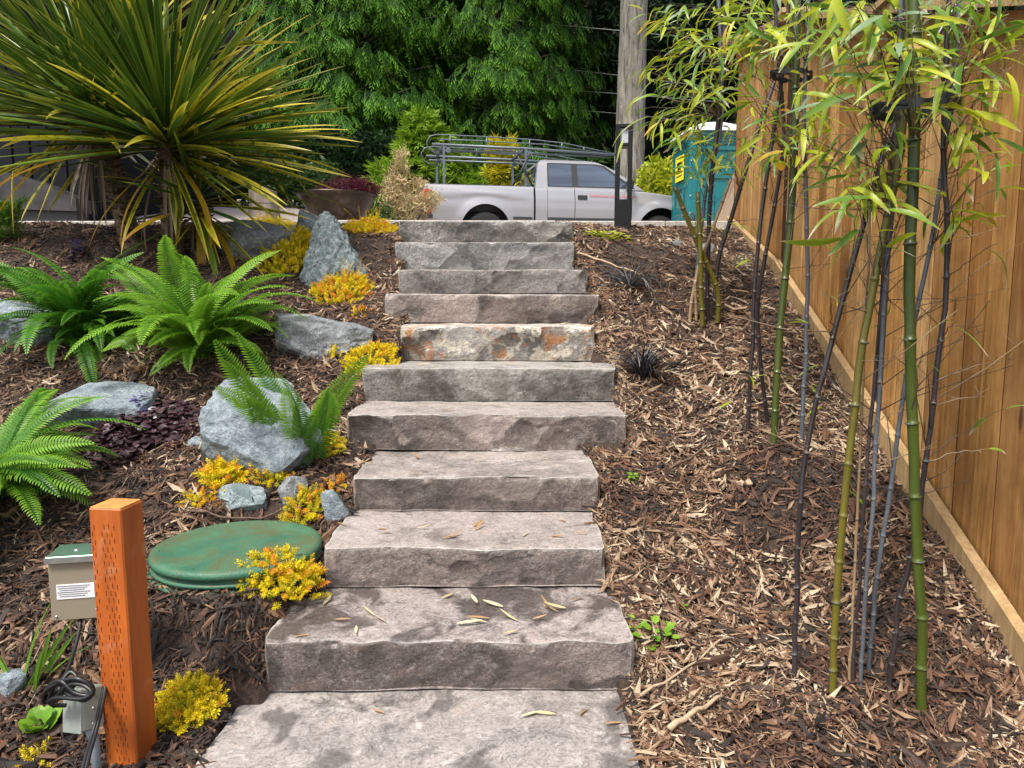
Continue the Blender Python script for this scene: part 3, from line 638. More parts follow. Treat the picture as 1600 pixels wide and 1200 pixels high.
# dark woodland trees with their own trunks
WT = [(905, 31, .22), (1015, 36, .2), (1068, 30, .33), (1110, 28, .24), (1170, 34, .26), (1260, 32, .3), (1390, 33, .3), (1520, 31, .3), (840, 38, .28), (690, 40, .3), (500, 39, .3), (420, 33, .25), (250, 31, .3), (90, 33, .3), (-60, 30, .3)]
WL = ['dark woodland tree behind the wires left of the pale fir', 'slim dark woodland tree just right of the pale fir', 'dark woodland tree with a visible trunk above the toilet booth', 'dark woodland tree rising behind the fence end',
      'woodland tree above the far fence section', 'woodland tree above the middle fence section', 'woodland tree above the bamboo straps', 'woodland tree above the nearest fence section', 'dark woodland tree in the gap behind the second cedar',
      'dark woodland tree between the two big cedars', 'dark woodland tree behind the first cedar', 'dark woodland tree behind the weathered stump', 'dark woodland tree seen through the right palm', 'dark woodland tree seen through the left palm', 'dark woodland tree over the navy house']
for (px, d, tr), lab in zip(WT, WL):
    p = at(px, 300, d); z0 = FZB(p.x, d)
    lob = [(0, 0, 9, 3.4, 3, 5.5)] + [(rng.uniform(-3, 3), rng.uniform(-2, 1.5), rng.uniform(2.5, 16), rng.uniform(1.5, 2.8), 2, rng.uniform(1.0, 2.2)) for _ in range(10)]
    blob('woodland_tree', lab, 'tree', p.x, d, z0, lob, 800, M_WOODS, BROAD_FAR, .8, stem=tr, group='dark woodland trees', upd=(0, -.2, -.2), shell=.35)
# far wood that reads as one mass
n = 6500; X = rng.uniform(-42, 46, n); Zt = 22 * rng.random(n); Y = 42 + rng.uniform(0, 3.5, n) + 1.5 * np.sin(X * .6) + 1.2 * np.sin(Zt * .9 + X)
D = np.stack([rng.normal(0, .6, n), np.full(n, -1.), rng.normal(-.2, .5, n)], 1)
o = link('woods', scatter('woods', BROAD_FAR, rng.integers(0, 5, n), frames(D) * rng.uniform(1.2, 2.6, n)[:, None, None], np.stack([X, Y, Zt + 1.6], 1), M_WOODS, rng.random(n) * .6)); tag(o, 'far dark wood behind the trees', 'woods', kind='stuff')
b = MB(); P = [[(x, 46.5 + 1.5 * math.sin(x * .5) + math.sin(z * .8), z) for z in np.arange(-2, 27, 1.5)] for x in np.arange(-60, 62, 2.)]
b.grid(P); b.grid([[(x, y + 3, z) for x, y, z in r_] for r_ in P]); tag(b.build('hills', plain('wooded_hillside', (.012, .02, .009), .95, var=.6, scale=1.5)), kind='structure')  # dark backdrop, the wood's deep shade is in its colour

# shrubs along the far side of the drive
M_HIN = leafmat('bright_conifer', [(0, (.11, .22, .014)), (.5, (.22, .37, .025)), (1, (.36, .53, .05))], trans=.3)
M_GOLD = leafmat('golden_conifer', [(0, (.34, .34, .012)), (.5, (.58, .52, .02)), (1, (.78, .66, .03))], trans=.3)
M_LIME = leafmat('lime_bush', [(0, (.16, .26, .012)), (.5, (.40, .46, .02)), (1, (.68, .62, .03))], trans=.35)
M_MID = leafmat('mid_green', [(0, (.02, .05, .012)), (.5, (.04, .10, .02)), (1, (.08, .16, .03))], trans=.3)
M_DRY = leafmat('dry_bamboo', [(0, (.22, .26, .05)), (.3, (.50, .38, .19)), (1, (.76, .60, .38))], trans=.25, mott=.2)
M_RED = leafmat('purple_maple', [(0, (.035, .006, .012)), (.5, (.10, .012, .028)), (1, (.19, .03, .05))], trans=.3)
def ground_at(px, d): p = at(px, 350, d); return p.x, d, (float(drive_z(p.x, d)) if d < 17.6 else FZB(p.x, d))
x, y, z = ground_at(668, 18.3); blob('conifer_shrub', 'bright green feathery conifer shrub behind the pickup bed', 'shrub', x, y, z, [(0, 0, 1.15, 1.05, .8, 1.0), (-.8, -.1, 1.3, .6, .6, .6), (.6, 0, .9, .75, .6, .8), (0, 0, 2.2, .68, .5, .75), (1.0, 0, .9, .5, .5, .8), (-.1, 0, 2.75, .36, .3, .3), (-.5, 0, 1.9, .45, .4, .4), (.55, 0, 1.8, .45, .4, .45)], 2100, M_HIN, FAN, .29, upd=(0, 0, .1))
x, y, z = ground_at(786, 18.3); blob('golden_conifer', 'small golden conifer on a thin pale stem behind the ladder rack', 'tree', x, y, z, [(0, 0, 1.15, .42, .4, .32), (-.05, 0, 1.72, .3, .3, .4), (0, 0, 2.12, .36, .3, .28), (-.18, 0, 2.3, .12, .12, .2), (.2, 0, 2.3, .12, .12, .22)], 620, M_GOLD, FAN, .2, stem=.035, stem_mat=plain('pale_stem', (.3, .26, .2), .9))
x, y, z = ground_at(1022, 18.0); blob('lime_bush', 'yellow green rounded bush between the lamp and the toilet booth', 'shrub', x, y, z, [(0, 0, .8, .8, .7, .75), (.1, -.1, 1.45, .5, .5, .55), (-.6, 0, .8, .45, .5, .6), (.5, 0, .75, .45, .4, .5)], 1100, M_LIME, BROAD, .23)
x, y, z = ground_at(885, 20.0); blob('green_shrub', 'mid green feathery shrub in the shade behind the cab roof', 'shrub', x, y, z, [(0, 0, 1.6, 1.0, .9, .9), (-.7, 0, 1.2, .7, .7, .8), (.75, 0, 1.3, .6, .6, .6)], 900, M_MID, FAN, .36, upd=(0, 0, 0))
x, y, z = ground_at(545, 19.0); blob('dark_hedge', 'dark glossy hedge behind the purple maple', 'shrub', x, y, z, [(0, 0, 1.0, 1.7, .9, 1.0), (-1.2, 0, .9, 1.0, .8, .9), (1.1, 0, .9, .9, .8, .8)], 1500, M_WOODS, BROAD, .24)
x, y, z = ground_at(955, 20.0); blob('green_shrub', 'low rough shrub between the cab roof and the fir trunk', 'shrub', x, y, z, [(0, 0, .7, .7, .6, .7), (-.9, 0, .7, .7, .6, .6), (.8, 0, .7, .5, .5, .6)], 700, M_MID, FINE, .4)
x, y, z = ground_at(425, 13.0); blob('dark_hedge', 'low dark shrub behind the weathered stump', 'shrub', x, y, z, [(0, 0, .4, .9, .5, .55), (.8, 0, .3, .6, .5, .4)], 600, M_MID, BROAD, .16)
# dead bamboo shrub and stump by the tailgate
x, y, z = ground_at(640, 13.2); blob('dry_bamboo_shrub', 'straw coloured half dead bamboo shrub at the truck tailgate', 'shrub', x, y, z, [(.05, 0, .66, .40, .4, .24), (-.22, 0, .9, .26, .3, .26), (-.12, 0, 1.25, .13, .15, .36), (-.34, 0, .5, .2, .3, .3), (.38, 0, .78, .26, .3, .12), (-.3, 0, 1.05, .10, .1, .2), (.12, 0, 1.0, .12, .1, .14)], 560, M_DRY, FINE, .17, upd=(.1, 0, .1))
x, y, z = ground_at(607, 12.8); blob('fern_clump', 'dark green upright plants left of the straw coloured shrub', 'plant', x - .3, y, z, [(0, 0, .2, .3, .3, .28), (.2, 0, .3, .2, .2, .3)], 200, M_MID, FINE, .2, upd=(0, 0, 1.2))
M_STUMP = wood_mat('weathered_stump', [(0, (.30, .25, .20)), (1, (.24, .20, .165))], knots=False)
def stump(px, d, rad, hgt, lab):
    x, y, z = ground_at(px, d); P = []
    for j in range(7):
        row = []
        for k in range(20):
            a = 2 * math.pi * k / 20; q = rad * (1 + .25 * (1 - j / 6) ** 2) * (1 + .14 * mnoise.noise((math.cos(a) * 2, math.sin(a) * 2, j * .25 + px)))
            row.append((q * math.cos(a), q * math.sin(a), -.05 + (hgt + .04 * math.sin(3 * a + px)) * j / 6))
        P.append(row + [row[0]])
    b = MB(); b.grid(P); b.add([p for p in P[-1][:-1]] + [(0, 0, hgt - .03)], [(k, (k + 1) % 20, 20) for k in range(20)])
    o = b.build('tree_stump', M_STUMP); o.location = (x, y, z); tag(o, lab, 'stump', 'weathered stumps')
stump(413, 10.6, .18, .42, 'grey weathered stump left of the steel bowl, behind palm leaves'); stump(601, 12.4, .14, .36, 'pale stump under the straw coloured shrub, left of the tail light')

# steel bowl with a purple maple, boulders beside it
x, y, z = ground_at(528, 10.8); z = at(528, 352, 10.8).z
r = thing('steel_bowl', (x, y, z), 'wide dark steel bowl planter holding a purple maple', 'planter')
prof = [(.0, .0), (.18, .0), (.30, .06), (.42, .20), (.50, .34), (.545, .42), (.56, .425), (.55, .40), (.50, .36), (.0, .34)]
t = NT('rusted_steel_bowl'); v = t.obj(False); c = t.ramp(t.noise(v, 3, 6, .65), [(.35, (.018, .015, .012)), (.55, (.05, .036, .024)), (.7, (.12, .10, .085))])
t.p(Base_Color=c, Metallic=.7, Roughness=t.math('ADD', .25, t.math('MULTIPLY', t.noise(v, 6, 4), .35))); M_BOWL = t.m
MB().lathe(prof, 48).build('bowl', M_BOWL, r)
blob('purple_maple', 'low mound of purple leaved maple growing in the steel bowl', 'shrub', x + .16, y, z + .35, [(0, 0, .14, .36, .3, .16), (-.2, 0, .10, .22, .2, .12), (.22, 0, .12, .22, .2, .12)], 520, M_RED, FINE, .10, stem=.015)

# ================================================================ wires
M_WIRE = plain('grey_wire', (.35, .36, .36), .5)
for (ya, yb, lab) in [(36, 47, 'topmost utility wire crossing behind the fir trunk'), (102, 117, 'second utility wire from the top behind the fir trunk'), (138, 146, 'third utility wire down behind the fir trunk'), (166, 177, 'lowest utility wire behind the fir trunk')]:
    a = at(800, ya - 5, 27.0); c = at(960, yb, 24.5); d = c - a; e = c + d * .9
    pts = [a - d * 1.5, a, (a + c) / 2 + Vector((0, 0, -.02)), c, e, e + d]
    tag(MB().tube(pts, .012, 5).build('utility_wire', M_WIRE), lab, 'wire', 'utility wires')

# ================================================================ portable toilet
M_TEAL = plain('teal_plastic', (.003, .115, .125), .42, var=.1); M_WPL = plain('white_plastic', (.72, .75, .75), .45, var=.05)
M_BLK = plain('black_print', (.01, .01, .01), .5); M_SIGN = plain('yellow_sign', (.75, .62, .02), .5, var=.05)
D_ = 14.0; pc = at(1074, 380, D_); zt = float(drive_z(pc.x, D_)); S_ = 1.12; H_ = 2.13
r = thing('portable_toilet', (pc.x, D_, zt), 'teal portable toilet booth with a white roof beyond the fence end', 'portable toilet', rotz=R(4))
b = MB(); b.box((S_ / 2, S_ / 2, H_ / 2 + .02), (S_, S_, H_ - .1), bev=.03).build('wall', M_TEAL, r)
MB().box((S_ / 2, S_ / 2, .06), (S_ + .08, S_ + .08, .12), bev=.02).build('base', plain('grey_skid', (.12, .13, .13), .6), r)
b = MB(); P = []
for i in range(9):
    u = -.04 + (S_ + .08) * i / 8; hh_ = .21 * (1 - abs(2 * i / 8 - 1) ** 2.2)
    P.append([(u, v_, H_ - .04 + hh_ * (1 - .55 * abs(2 * (v_ / S_) - 1) ** 2)) for v_ in np.linspace(-.05, S_ + .05, 9)])
b.grid(P); b.grid([[(x_, y_, H_ - .07) for x_, y_, z_ in q] for q in P]);
edge = [P[i][0] for i in range(9)] + [P[8][j] for j in range(1, 9)] + [P[i][8] for i in range(7, -1, -1)] + [P[0][j] for j in range(7, 0, -1)]
n_ = len(edge); b.add(edge + [(a_, c_, H_ - .07) for a_, c_, _ in edge], [(i, (i + 1) % n_, n_ + (i + 1) % n_, n_ + i) for i in range(n_)]); b.build('roof', M_WPL, r)
b = MB(); b.box((.18, -.012, 1.02), (.05, .03, 1.75), bev=.01); b.box((.96, -.012, 1.02), (.05, .03, 1.75), bev=.01); b.box((.57, -.012, 1.74), (.74, .03, .05), bev=.01); b.box((.57, -.012, 1.24), (.74, .03, .05), bev=.01)
b.box((.32, -.012, 1.08), (.30, .03, .05), rot=Euler((0, R(38), 0)), bev=.01); b.box((.45, -.012, .55), (.05, .03, .8), bev=.01); b.box((.72, -.012, .55), (.05, .03, .8), bev=.01); b.build('moulded_rib', M_TEAL, r)
b = MB(); b.box((-.012, .3, .6), (.03, .05, .95), bev=.01); b.box((-.012, .85, .6), (.03, .05, .95), bev=.01); b.box((-.012, .57, 1.1), (.03, .6, .05), bev=.01); b.build('moulded_rib', M_TEAL, r)
for k in range(4): MB().box((.56, -.008, 1.83 + k * .05), (.86, .02, .02), rot=Euler((R(30), 0, 0))).build('vent_slat', M_TEAL, r); MB().box((-.008, .56, 1.83 + k * .05), (.02, .86, .02), rot=Euler((0, R(-30), 0))).build('vent_slat', M_TEAL, r)
for k in range(6): MB().lathe([(0, -.02), (.013, -.02), (.016, 0)], 8, (.03, -.004, .3 + k * .31)).build('rivet', M_WPL, r)
sg = MB().box((-.022, .55, 1.47), (.012, .52, .46), bev=.003).build('sign', M_SIGN, r)
b = MB(); b.box((-.0302, .55, 1.56), (.003, .30, .05)); b.box((-.0302, .55, 1.475), (.003, .2, .06)); b.box((-.0302, .55, 1.40), (.003, .30, .035)); b.box((-.0302, .55, 1.33), (.003, .36, .02)); b.build('sign_print', M_BLK, sg)

# ================================================================ bollard lamp
M_BOLL = plain('black_powder_coat', (.006, .007, .009), .5, var=.15, Specular_IOR_Level=.25)
c0 = gp(973, 358); sc_ = 1.0; q = at(973, 358, c0.y); up_ = at(973, 196, c0.y); Hh = up_.z - q.z; Wd = 27.5 / F * c0.y
r = thing('bollard_lamp', (c0.x, c0.y, q.z - .02), 'black square bollard lamp with an open frame and frosted lens', 'lamp', rotz=R(-9)); Hh += .02
a = Wd / 2 * .93; bw = Wd * .25
b = MB(); b.box((0, 0, Hh * .145), (2 * a, 2 * a, Hh * .31), bev=.004).build('base', M_BOLL, r)
for sx in (-1, 1):
    for sy in (-1, 1): MB().box((sx * (a - bw / 2), sy * (a - bw / 2), Hh * .64), (bw, bw, Hh * .68), bev=.002).build('upright', M_BOLL, r)
MB().box((0, 0, Hh * .985), (2 * a, 2 * a, Hh * .03), bev=.003).build('cap', M_BOLL, r)
MB().box((0, 0, Hh * .81), (2 * a - .004, 2 * a - .004, Hh * .03), bev=.003).build('crossbar', M_BOLL, r)
MB().box((0, 0, Hh * .8975), (2 * a - bw * 1.5, 2 * a - bw * 1.5, Hh * .143)).build('lens', plain('frosted_lens', (.40, .43, .48), .35, var=.12, scale=60), r)
# ================================================================ pickup truck (x forward, camera sees its -y side)
t = NT('silver_paint'); v = t.obj(False)
t.p(Base_Color=t.mix(t.noise(v, 2, 4), (.29, .29, .312), (.34, .34, .36)), Metallic=.35, Roughness=.34, Coat_Weight=.5, Coat_Roughness=.12); M_PAINT = t.m
M_TRIM = plain('dark_trim', (.02, .021, .024), .5); M_RUB = plain('tyre_rubber', (.011, .011, .012), .9, bump=.3); M_WELL = plain('wheel_well', (.006, .006, .007), .9)
M_RIM = plain('grey_rim', (.35, .35, .36), .35, metal=.8); M_RACK = plain('grey_painted_steel', (.12, .145, .165), .45, metal=.3)
t = NT('window_glass'); v = t.obj(False, (.25, 1, 2.2)); t.p(Base_Color=t.ramp(t.noise(v, 2.5, 3), [(.4, (.015, .024, .045)), (.7, (.05, .075, .12))]), Roughness=.03, Specular_IOR_Level=1.0, Coat_Weight=1.0); M_GLASS = t.m
M_LAMP = plain('red_lens', (.45, .008, .012), .15); M_LAMPW = plain('clear_lens', (.6, .5, .5), .2); M_RTXT = plain('red_lettering', (.55, .12, .14), .5)
M_TAIL = plain('dark_tailgate', (.055, .058, .062), .5)
YAW = R(11.5); rear = at(672, 380, 15.35); TZ = float(at(757, 389.5, 15.6).z)
T = thing('pickup_truck', (rear.x - .20, 15.35, TZ - .10), 'silver extended cab pickup with a ladder rack parked on the upper drive', 'pickup truck', rotz=YAW)
HWY = .96
def hw(z, X=0): return np.interp(z, [.4, .62, .85, 1.05, 1.2, 1.27], [.90, .955, .975, .955, .935, .905])
ARCH = [(1.17, .42, .475), (4.70, .42, .475)]
def lower(X, zb):
    for cx, cz, rr in ARCH:
        if abs(X - cx) < rr: return max(zb, cz + math.sqrt(rr * rr - (X - cx) ** 2))
    return zb
def flare(X, z):
    f = 0
    for cx, cz, rr in ARCH:
        d = math.hypot(X - cx, z - cz); f = max(f, .035 * max(0, 1 - abs(d - rr) / .16))
    return f
def side(x0, x1, zb, topf, side_, crease=None, n=40):
    xs_ = sorted(set(list(np.linspace(x0, x1, n)) + [c + s_ * r_ * q for c, _, r_ in ARCH for s_ in (-1, 1) for q in (1.0, .985, .93, .8) if x0 < c + s_ * r_ * q < x1]))
    P = []
    for X in xs_:
        lo = lower(X, zb); hi = topf(X); row = []
        for k in range(13):
            z = lo + (hi - lo) * k / 12; y = hw(z) + flare(X, z)
            if crease: y += crease(X, z)
            row.append((X, side_ * y, z))
        row.append((X, side_ * (hw(hi) - .05), hi + .006)); P.append(row)
    return P
def hood(X): return float(np.interp(X, [4.1, 4.4, 5.0, 5.45, 5.62], [1.22, 1.20, 1.13, 1.02, .92]))
bedcrease = lambda X, z: .028 * math.exp(-((z - (1.10 - .09 * ((X - 1.0) / 1.15) ** 2)) / .05) ** 2) * max(0, 1 - ((X - 1.1) / 1.2) ** 4)
belt = lambda X, z: .012 * math.exp(-((z - 1.02) / .06) ** 2)
# bed
for s_ in (-1, 1): MB().grid(side(.0, 2.11, .50, lambda X: 1.245, s_, bedcrease)).build('bed_side', M_PAINT, T)
b = MB()
for s_ in (-1, 1): b.box((1.05, s_ * .845, 1.245), (2.08, .10, .03), bev=.01)
b.box((2.08, 0, 1.0), (.05, 1.7, .5)); b.box((1.04, 0, .80), (2.08, 1.62, .04)); b.box((1.04, -.80, 1.0), (2.08, .02, .45)); b.box((1.04, .80, 1.0), (2.08, .02, .45)); b.build('bed_liner', M_TRIM, T)
b = MB(); b.box((-.012, 0, .93), (.05, 1.62, .60), bev=.015); b.build('tailgate', M_TAIL, T)
for s_ in (-1, 1): MB().box((-.008, s_ * .87, .93), (.04, .14, .64), bev=.015).build('tail_corner', M_TAIL, T)
MB().box((-.13, 0, .53), (.22, 1.78, .17), bev=.03).build('rear_bumper', M_TRIM, T)
for s_ in (-1, 1):
    tl = MB().box((.075, s_ * .93, .92), (.16, .09, .46), bev=.03).build('tail_light', M_LAMP, T)
    MB().box((.08, s_ * .937, .86), (.14, .092, .07), bev=.01).build('reverse_lens', M_LAMPW, tl)
    MB().box((.08, s_ * .925, .655), (.17, .09, .08), bev=.01).build('lamp_trim', M_TRIM, tl)
# cab lower: pillar panel, quarter panel, door, fender with narrow gaps
ct = lambda X: 1.235
for s_ in (-1, 1): MB().grid(side(2.145, 2.38, .46, ct, s_, belt, 5)).build('cab_corner', M_PAINT, T)
for s_ in (-1, 1):
    MB().grid(side(2.387, 2.925, .60, ct, s_, belt, 8)).build('quarter_panel', M_PAINT, T)
    dr = MB().grid(side(2.937, 4.085, .60, ct, s_, belt, 14)).build('door', M_PAINT, T)
    b = MB(); b.box((3.08, s_ * .968, 1.06), (.19, .03, .085), bev=.02).build('handle', M_TRIM, dr)
    MB().grid(side(4.097, 5.6, .50, hood, s_, lambda X, z: .012 * math.exp(-((z - 1.0 + .1 * (X - 4.1)) / .05) ** 2), 30)).build('fender', M_PAINT, T)
    MB().box((3.3, s_ * .905, .50), (2.05, .06, .17), bev=.02).build('rocker_panel', M_PAINT, T)
    for x0, x1 in ((1.70, 2.08), (2.39, 2.92), (2.94, 4.05)):
        MB().box(((x0 + x1) / 2, s_ * .965, .645), (x1 - x0, .03, .05), bev=.012).build('side_moulding', M_TRIM, T)
b = MB(); b.box((3.12, 0, .84), (2.0, 1.72, .74)); b.box((4.9, 0, .82), (1.2, 1.3, .55)); b.box((1.17, 0, .70), (1.25, 1.5, .40)); b.build('underbody', M_WELL, T)
# hood, nose, grille
P = []
for X in np.linspace(4.15, 5.6, 12):
    z = hood(X); w_ = hw(z) - .05; P.append([(X, y_, z + .006 + .05 * (1 - (y_ / w_) ** 2) + (.02 if abs(y_) < .35 else 0)) for y_ in np.linspace(-w_, w_, 11)])
MB().grid(P).build('hood', M_PAINT, T)
b = MB(); b.box((5.6, 0, .76), (.10, 1.70, .36), bev=.04).build('nose', M_PAINT, T); MB().box((5.655, 0, .78), (.03, .8, .26), bev=.02).build('grille', M_TRIM, T)
for s_ in (-1, 1): MB().box((5.645, s_ * .68, .82), (.06, .32, .2), bev=.03).build('headlight', M_LAMPW, T)
MB().box((5.68, 0, .50), (.18, 1.84, .18), bev=.04).build('front_bumper', M_RIM, T)
# greenhouse
def gy(z): return np.interp(z, [1.235, 1.74, 1.80], [.885, .735, .66])
XA = lambda z: np.interp(z, [1.235, 1.72, 1.80, 1.83], [2.16, 2.24, 2.32, 2.48]); XB = lambda z: np.interp(z, [1.235, 1.60, 1.72, 1.80, 1.83], [4.36, 3.82, 3.58, 3.36, 3.14])
b = MB(); zs = [1.235, 1.35, 1.5, 1.62, 1.70, 1.755, 1.79, 1.815]
for s_ in (-1, 1): b.grid([[(XA(z) + (XB(z) - XA(z)) * k / 14, s_ * (gy(z) if z < 1.8 else .60), z) for z in zs] for k in range(15)])
for fX in (XA, XB): b.grid([[(fX(z), y_ * (gy(z) if z < 1.8 else .60), z) for z in zs] for y_ in np.linspace(-1, 1, 7)])
b.grid([[(XA(1.815) + (XB(1.815) - XA(1.815)) * k / 8, y_ * .60, 1.815 + .022 * (1 - y_ * y_) * math.sin(math.pi * (k + .5) / 9)) for y_ in np.linspace(-1, 1, 7)] for k in range(9)])
b.build('cab_roof', M_PAINT, T)
def pane(poly, s_, name, mat, off, par=None):
    "glass lying on the sloping cab side, a few mm proud, with thickness"
    b = MB(); n_ = len(poly); o_ = [(X, s_ * (gy(z) + off), z) for X, z in poly]; i_ = [(X, s_ * (gy(z) - .01), z) for X, z in poly]
    b.add(o_ + i_, [tuple(range(n_))] + [(i, (i + 1) % n_, n_ + (i + 1) % n_, n_ + i) for i in range(n_)]); return b.build(name, mat, par or T)
def rounded(poly, r_=.04):
    out = []; n_ = len(poly)
    for i in range(n_):
        p0, p1, p2 = Vector((*poly[i - 1], 0)), Vector((*poly[i], 0)), Vector((*poly[(i + 1) % n_], 0))
        a_, c_ = p1 + (p0 - p1).normalized() * r_, p1 + (p2 - p1).normalized() * r_
        for q in (0, .33, .67, 1): m_ = (a_.lerp(p1, q)).lerp(p1.lerp(c_, q), q); out.append((m_.x, m_.y))
    return out
for s_ in (-1, 1):
    pane(rounded([(2.40, 1.262), (4.20, 1.262), (3.58, 1.71), (3.40, 1.735), (2.42, 1.735)], .03), s_, 'window_surround', M_TRIM, .003)
    pane(rounded([(2.425, 1.28), (2.90, 1.28), (2.90, 1.715), (2.445, 1.715)]), s_, 'rear_window', M_GLASS, .007)
    pane(rounded([(3.02, 1.28), (4.08, 1.28), (3.54, 1.68), (3.38, 1.712), (3.02, 1.715)]), s_, 'door_window', M_GLASS, .007)
    mr = MB(); mr.box((4.02, s_ * 1.02, 1.33), (.13, .20, .16), bev=.04); mr.box((4.05, s_ * .90, 1.28), (.06, .14, .05)); mr.build('wing_mirror', M_TRIM, T)
b = MB(); zz_ = [1.26, 1.70]
for fX, o_, nm in ((XB, .006, 'windscreen'), (XA, -.006, 'back_window')):
    q = [(fX(z) + o_, y_ * (gy(z) - .09), z) for z, y_ in ((1.28, -1), (1.28, 1), (1.69, 1), (1.69, -1))]; qq = [(x_ - o_ * 2.5, y_, z_) for x_, y_, z_ in q]
    MB().add(q + qq, [(0, 1, 2, 3), (7, 6, 5, 4)] + [(i, (i + 1) % 4, 4 + (i + 1) % 4, 4 + i) for i in range(4)]).build(nm, M_GLASS, T)
# wheels
for cx in (1.17, 4.70):
    for s_ in (-1, 1):
        wl = MB(); prof = [(.22, -.12), (.34, -.125), (.372, -.10), (.38, -.05), (.38, .05), (.372, .10), (.34, .125), (.22, .12)]
        ty = bpy.data.objects.new('wheel', None); COL.objects.link(ty); ty.parent = T; ty.location = (cx, s_ * .83, .38); ty.rotation_euler = (R(90), 0, 0)
        MB().lathe(prof, 36).build('tyre', M_RUB, ty)
        rb = MB(); rb.lathe([(.0, .06), (.06, .07), (.09, .05), (.20, .04), (.225, .10), (.225, -.10), (.0, -.08)], 30)
        rb.lathe([(.0, -.06), (.06, -.07), (.09, -.05), (.20, -.04), (.225, -.10)], 30); rb.build('rim', M_RIM, ty)
# ladder rack
rk = bpy.data.objects.new('ladder_rack', None); COL.objects.link(rk); rk.parent = T
for X, nm in ((.42, 0), (2.02, 0)):
    for s_ in (-1, 1):
        MB().box((X, s_ * .64, 1.62), (.045, .045, .74)).build('upright', M_RACK, rk); MB().box((X, s_ * .64, 1.262), (.16, .09, .02)).build('foot', M_RACK, rk)
        MB().box((X + .08, s_ * .64, 1.92), (.09, .02, .09), rot=Euler((0, R(45), 0))).build('gusset', M_RACK, rk)
    MB().tube([(X, -.66, 2.0), (X, .66, 2.0)], .03, 8).build('crossbar', M_RACK, rk)
for s_ in (-1, 1):
    MB().tube([(.2, s_ * .64, 2.02), (2.2, s_ * .64, 2.0), (3.9, s_ * .61, 1.95)], .026, 8).build('long_rail', M_RACK, rk)
    MB().tube([(.25, s_ * .58, 1.93), (2.2, s_ * .58, 1.92), (3.7, s_ * .57, 1.92)], .02, 8).build('long_rail', M_RACK, rk)
    up = [(.42, s_ * .62, 1.84), (.25, s_ * .62, 1.86), (.12, s_ * .62, 1.95), (.10, s_ * .62, 2.06), (.17, s_ * .62, 2.17), (.3, s_ * .62, 2.205), (1.2, s_ * .62, 2.20), (2.2, s_ * .62, 2.18), (2.8, s_ * .61, 2.14), (3.9, s_ * .60, 1.97)]
    MB().tube(up, .011, 6).build('loop_rail', M_RACK, rk)
    MB().tube([(.3, s_ * .62, 2.12), (1.2, s_ * .62, 2.12), (2.4, s_ * .62, 2.10), (3.6, s_ * .61, 1.98)], .011, 6).build('loop_rail', M_RACK, rk)
    for X in (.55, 1.25, 2.1, 2.75, 3.2): MB().tube([(X, s_ * .63, 2.0), (X, s_ * .62, float(np.interp(X, [.3, 2.2, 2.8, 3.9], [2.2, 2.18, 2.14, 1.97])))], .014, 5).build('riser', M_RACK, rk)
b = MB(); b.tube([(1.75, -.7, 1.28), (2.1, -.7, 1.9)], .016, 6); b.tube([(2.15, -.7, 1.28), (1.85, -.7, 1.85)], .016, 6); b.build('brace', M_TRIM, rk)
MB().tube([(4.55, -.8, 1.2), (4.56, -.81, 1.62)], .006, 5).build('aerial', M_TRIM, T)
# door lettering (flat print, 3 mm proud)
cu = bpy.data.curves.new('door_lettering', 'FONT'); cu.body = 'Authorized Limited Service'; cu.size = .085; cu.extrude = .001
cu.materials.append(M_RTXT); tmp = bpy.data.objects.new('tmp', cu); COL.objects.link(tmp); bpy.context.view_layer.update()
me = bpy.data.meshes.new_from_object(tmp.evaluated_get(bpy.context.evaluated_depsgraph_get())); bpy.data.objects.remove(tmp); to = link('door_lettering', me, T)
to.location = (3.22, -(float(hw(1.07)) + .016), 1.075); to.rotation_euler = (R(88), 0, 0)
# ================================================================ boulders
def rock_mat(name, c1, c2, vein=.5, dark=.4):
    t = NT(name); v = t.obj()
    c = t.mix(t.ramp(t.noise(v, 5, 9, .66, .8), [(.33, 0), (.66, 1)]), c1, c2)
    w1 = t.noise(v, 7, 8, .72, 2.2)
    c = t.mix(t.math('MULTIPLY', t.ramp(w1, [(.47, 0), (.50, 1), (.53, 0)]), vein), c, (.36, .40, .42))
    c = t.mix(t.math('MULTIPLY', t.ramp(t.noise(v, 18, 8, .7, 1.5), [(.56, 0), (.66, 1)]), vein * .7), c, (.30, .35, .37))
    c = t.mix(t.math('MULTIPLY', t.ramp(t.noise(v, 48, 5, .75), [(.55, 0), (.61, 1)]), .45), c, tuple(x * .45 for x in c1)); c = t.mix(t.math('MULTIPLY', t.ramp(t.noise(v, 3.0, 6, .7, 3.0), [(.485, 0), (.50, 1), (.515, 0)]), .8), c, (.34, .38, .40))
    c = t.mix(t.math('MULTIPLY', t.ramp(t.noise(v, 9, 7, .7, .5), [(.55, 0), (.68, 1)]), dark), c, tuple(x * .35 for x in c1))
    h = t.math('ADD', t.noise(v, 14, 9, .7, .8), t.math('MULTIPLY', t.noise(v, 60, 4, .7), .3))
    t.p(Base_Color=c, Roughness=.72, Specular_IOR_Level=.4, Normal=t.bump(h, .9, .02)); return t.m
RM = [rock_mat('blue_stone', (.105, .135, .155), (.185, .225, .25)), rock_mat('teal_stone', (.07, .105, .108), (.165, .215, .22), .8, .5), rock_mat('grey_stone', (.10, .105, .112), (.20, .21, .218), .45)]
ROCKS = []
